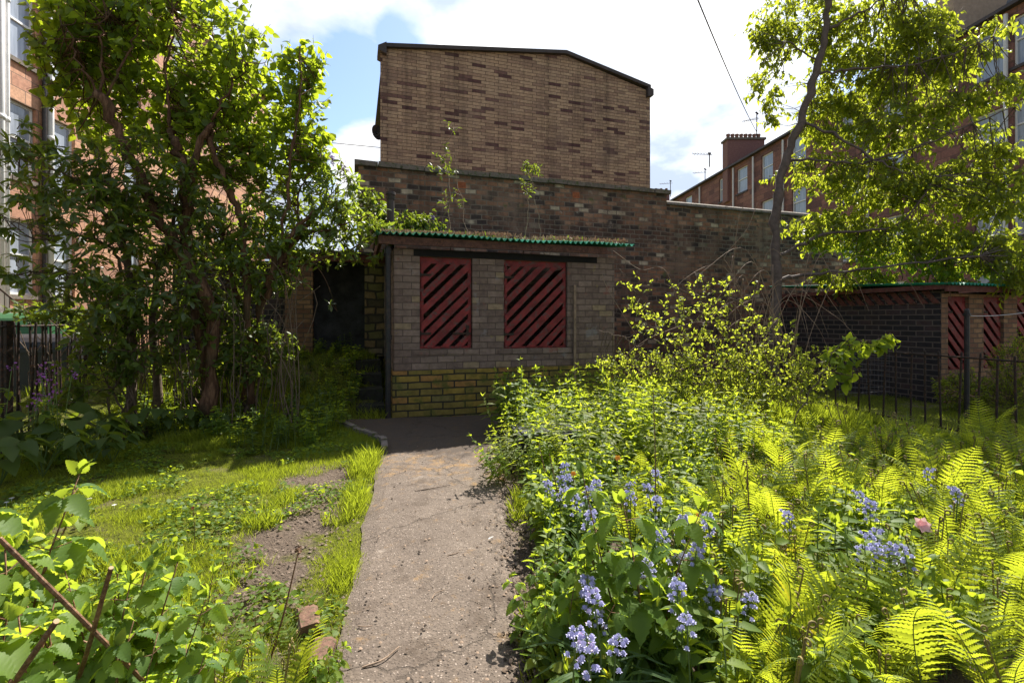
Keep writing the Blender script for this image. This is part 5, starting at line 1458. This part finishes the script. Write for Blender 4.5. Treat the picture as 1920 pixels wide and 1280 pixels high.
B = Planter([bell_proto(i) for i in range(5)], 'violet-blue bluebell')
heads = [(1048, 890), (1035, 905), (1060, 900), (1050, 930), (1090, 955), (1094, 980), (1122, 915), (1178, 915), (1182, 930), (1228, 930), (1222, 950), (1105, 1100), (1130, 1135), (1152, 1140), (1140, 1190), (1070, 1195), (1115, 1225),
         (1205, 1075), (1222, 1080), (1325, 1085), (1322, 1070), (1290, 1060), (1385, 1105), (1300, 1165), (1270, 1125), (1250, 1025), (1240, 1025), (1338, 980), (1275, 985), (1285, 990), (1480, 975),
         (1628, 945), (1630, 965), (1635, 1025), (1650, 1040), (1672, 1050), (1617, 1030), (1725, 1070), (1645, 1050), (1340, 975), (1075, 905), (1100, 925), (1240, 900), (1790, 940), (1740, 900)]
for i, (px, py) in enumerate(heads):
    hz = .41*(.9+.2*rng.random()); d = (EYE-hz)*FPX/(py-HOR); o = B.put((px-960)/FPX*d, d, hz/.41, tilt=.05, zoff=0)
    if px > 1500: o['label'] = 'violet-blue bluebell among the ferns beside the pink flower'; o['group'] = 'bluebells beside the pink flower'
B.done()
# bulb foliage clumps
pb = []
for i in range(3):
    lv = MB()
    for j in range(18):
        L = .22+.14*rng.random(); a_ = rng.random()*6.28; D = np.array([math.cos(a_), math.sin(a_), 0]); b = D*.03*rng.random()
        pts_ = curve([b, b+D*L*.2+np.array([0, 0, L*.65]), b+D*L*.7+np.array([0, 0, L*.7])], 4); sd_ = np.array([-D[1], D[0], 0]); vv = []
        for q, w_ in zip(pts_, [.005, .008, .009, .009, .009, .008, .007, .005, .001]): vv += [q-sd_*w_+np.array([0, 0, .004]), q, q+sd_*w_+np.array([0, 0, .004])]
        lv.add(vv, [(3*r_+c_, 3*r_+c_+1, 3*r_+c_+4, 3*r_+c_+3) for r_ in range(len(pts_)-1) for c_ in (0, 1)])
    pb.append(proto('bulb_leaves', [('foliage', lv, M['blade'], False)], 'clump of strap-like dark bluebell leaves low in the bed', 'leaf clump', 'strap leaf clumps in the bed'))
BL = Planter(pb, 'strap-leaf clump')
for x, y in scatter(34, (.2, 1.8), (1.7, 3.9), lambda x, y: .07 < x/y < .5, .15): BL.put(x, y, .8+.4*rng.random())
BL.done()


# --- single flowers
def flower(px, py, hz, col, label, r=.02, n=6, name='flower', cat='flower'):
    d = (EYE-hz)*FPX/(py-HOR); x = (px-960)/FPX*d
    e = empty(name, (x, d, float(height(x, d))), 0, label, cat)
    g = MB(); g.tube(curve([(0, 0, 0), (.01, 0, hz*.5), (0, 0, hz)], 4), .002, 4); g.build('stem', M['stem_brown'], e)
    g = MB(); a_ = np.arange(n)*6.28/n; g.leaves(TP, np.tile((0, 0, hz), (n, 1)), np.stack([np.cos(a_), np.sin(a_)*.5-.4, .3+.6*np.sin(a_)], 1), np.tile((0, -1, .5), (n, 1)), r); g.build('petals', col, e)
flower(1727, 988, .42, M['pink'], 'single pale pink flower among the ferns at the right', .05, 6)
flower(1158, 862, .55, M['orange'], 'orange flower at the back of the bluebells', .025, 6)
flower(1075, 893, .45, M['orange'], 'small orange flower beside the left bluebells', .022, 6)
flower(1310, 968, .38, M['orange'], 'small orange flower among leaves at the middle of the bed', .025, 6)
flower(362, 952, .30, M['terracotta'], 'dark red bud on a thin stem above the left lawn', .014, 5)
# thin brown upright stems
for (px, py, d, lab) in ((1010, 830, 3.6, 'thin bare brown stem rising left of the bluebells'), (1225, 735, 3.2, 'thin upright brown stem rising behind the bluebells'), (1030, 850, 3.3, 'reddish bare stem leaning left behind the bluebells'), (560, 1030, 2.0, 'thin seed stalk leaning right at the bottom left'), (1400, 860, 2.8, 'thin dry stalk standing among the ferns')):
    p = pt(px, py, d); g = MB(); bx = p[0]+(.10 if px < 1100 else .01)*(1 if px > 700 else -1.5)
    g.tube(curve([(bx, d, 0), ((bx+p[0])/2+.01, d, p[2]*.5), tuple(p)], 5), np.linspace(.006, .0025, 11), 5)
    if px == 560:
        n = 40; g.leaves(TP, p+rdir(n)*.012, rdir(n), rdir(n), .010)
    tag(g.build('bare_stem', M['stem_brown']), lab, 'stem')

# --- left: big heart leaves with purple honesty
pl = []
for i in range(3):
    l = MB(); s = MB()
    for k in range(16):
        a_ = rng.random()*6.28; L = .25+.2*rng.random(); q = np.array([math.cos(a_)*L*.6, math.sin(a_)*L*.6, L*1.1]); s.tube(curve([(0, 0, 0), q*.5+np.array([0, 0, .05]), q], 3), .003, 4, False)
        l.leaves(TH, [q], [norm(np.array([math.cos(a_), math.sin(a_), -.3]))], [np.array([0, 0, 1.])+rng.normal(size=3)*.2], .17+.07*rng.random())
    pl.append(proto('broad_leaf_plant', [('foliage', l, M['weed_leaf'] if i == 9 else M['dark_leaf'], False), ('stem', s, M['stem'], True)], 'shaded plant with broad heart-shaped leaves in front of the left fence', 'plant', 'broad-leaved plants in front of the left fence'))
H_ = Planter(pl)
for (px, d, sc) in ((20, 4.9, 1.0), (80, 4.6, .95), (130, 5.1, 1.0), (60, 5.3, 1.2), (170, 4.8, .8), (0, 4.4, .9), (200, 5.5, .9), (110, 5.6, 1.2), (250, 5.8, .8), (300, 6.0, .8), (210, 5.0, .6), (340, 6.2, .8), (400, 6.3, .7)):
    H_.put((px-960)/FPX*d, d, sc, label='shaded broad-leaved plant '+('at the left edge below the purple flowers' if px < 70 else 'just right of the purple flowers' if px < 150 else 'in front of the right end of the left fence' if px < 260 else 'at the foot of the lilac trunks'))
H_.done()
for j, (px, py, d, lab) in enumerate(((85, 715, 5.0, 'purple honesty flowers in front of the left fence, largest cluster'), (112, 700, 5.0, 'bright purple honesty spray beside the fence, highest cluster'), (3, 690, 4.9, 'purple honesty flowers at the far left edge'), (60, 755, 4.9, 'small purple honesty cluster low in the broad leaves'))):
    p = pt(px, py, d); e = empty('honesty_plant', (p[0], p[1], 0), 0, lab, 'flower')
    s = MB(); l = MB()
    for k in range(4):
        fl = MB()
        q = np.array([.10*rng.normal(), .08*rng.normal(), p[2]+.05*rng.normal()]); c = curve([(0, 0, 0), q*np.array([.4, .4, .5]), q], 4); s.tube(c, .004, 4)
        n = 10; P = q+rdir(n)*np.array([.045, .045, .05]); n4 = 4
        for t_ in range(n):
            a_ = np.arange(4)*1.57+rng.random(); nn_ = rdir(1)[0]; s1 = norm(np.cross(nn_, [0, .1, 1.])); s2 = np.cross(nn_, s1)
            fl.leaves(TP, np.tile(P[t_], (4, 1)), np.cos(a_)[:, None]*s1+np.sin(a_)[:, None]*s2, np.tile(nn_, (4, 1)), .013)
        fl.build('flower_head', M['purple'], e)
        m = 8; tt = rng.random(m)*.7+.1; l.leaves(TH, [c[int(t_*(len(c)-1))] for t_ in tt], norm(rdir(m)+np.array([0, 0, -.1])), np.tile((0, 0, 1.), (m, 1)), .09)
    s.build('stem', M['stem'], e); l.build('foliage', M['weed_leaf'], e)

# --- low plants on the bank, at shed base and along lawn back edge
pg = []
for i in range(4):
    l, s = leafy_proto(8, .30, TL if i % 2 else TP, .07, None, None, i, .16, 5, .3)
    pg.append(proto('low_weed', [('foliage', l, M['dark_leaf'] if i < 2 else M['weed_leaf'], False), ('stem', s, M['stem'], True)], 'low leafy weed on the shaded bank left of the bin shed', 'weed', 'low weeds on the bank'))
LW = Planter(pg)
for x, y in scatter(46, (-5.0, -2.1), (7.3, 9.6), lambda x, y: (x-S0[0])*U[0]+(y-S0[1])*U[1] < -.65, .26): LW.put(x, y, .6+.6*rng.random())
for x, y in scatter(42, (-5.6, -2.4), (5.6, 7.3), lambda x, y: (y > 6.3-.25*(x+5.6)) and x < -2.2-.0*y or (x < -3.3 and y > 5.9), .25):
    LW.put(x, y, .6+.9*rng.random(), group='weeds at the back of the lawn', label='leafy weed at the shaded back edge of the left lawn, '+('far left' if x < -4.6 else 'near the broad-leaved plants' if x < -3.9 else 'below the lilac trunks' if x < -3.1 else 'right end'))
for x, y in scatter(16, (.2, 2.6), (7.2, 8.2), lambda x, y: True, .25):
    s_ = (x-S0[0])*U[0]+(y-S0[1])*U[1]; yy = S0[1]+U[1]*s_-.35
    LW.put(x, min(y, S0[1]+U[1]*s_*1.05-.3), .9+.5*rng.random(), group='weeds at the foot of the shed wall', label='leafy weed against the foot of the bin shed wall')
LW.done()
bpy.context.view_layer.update()
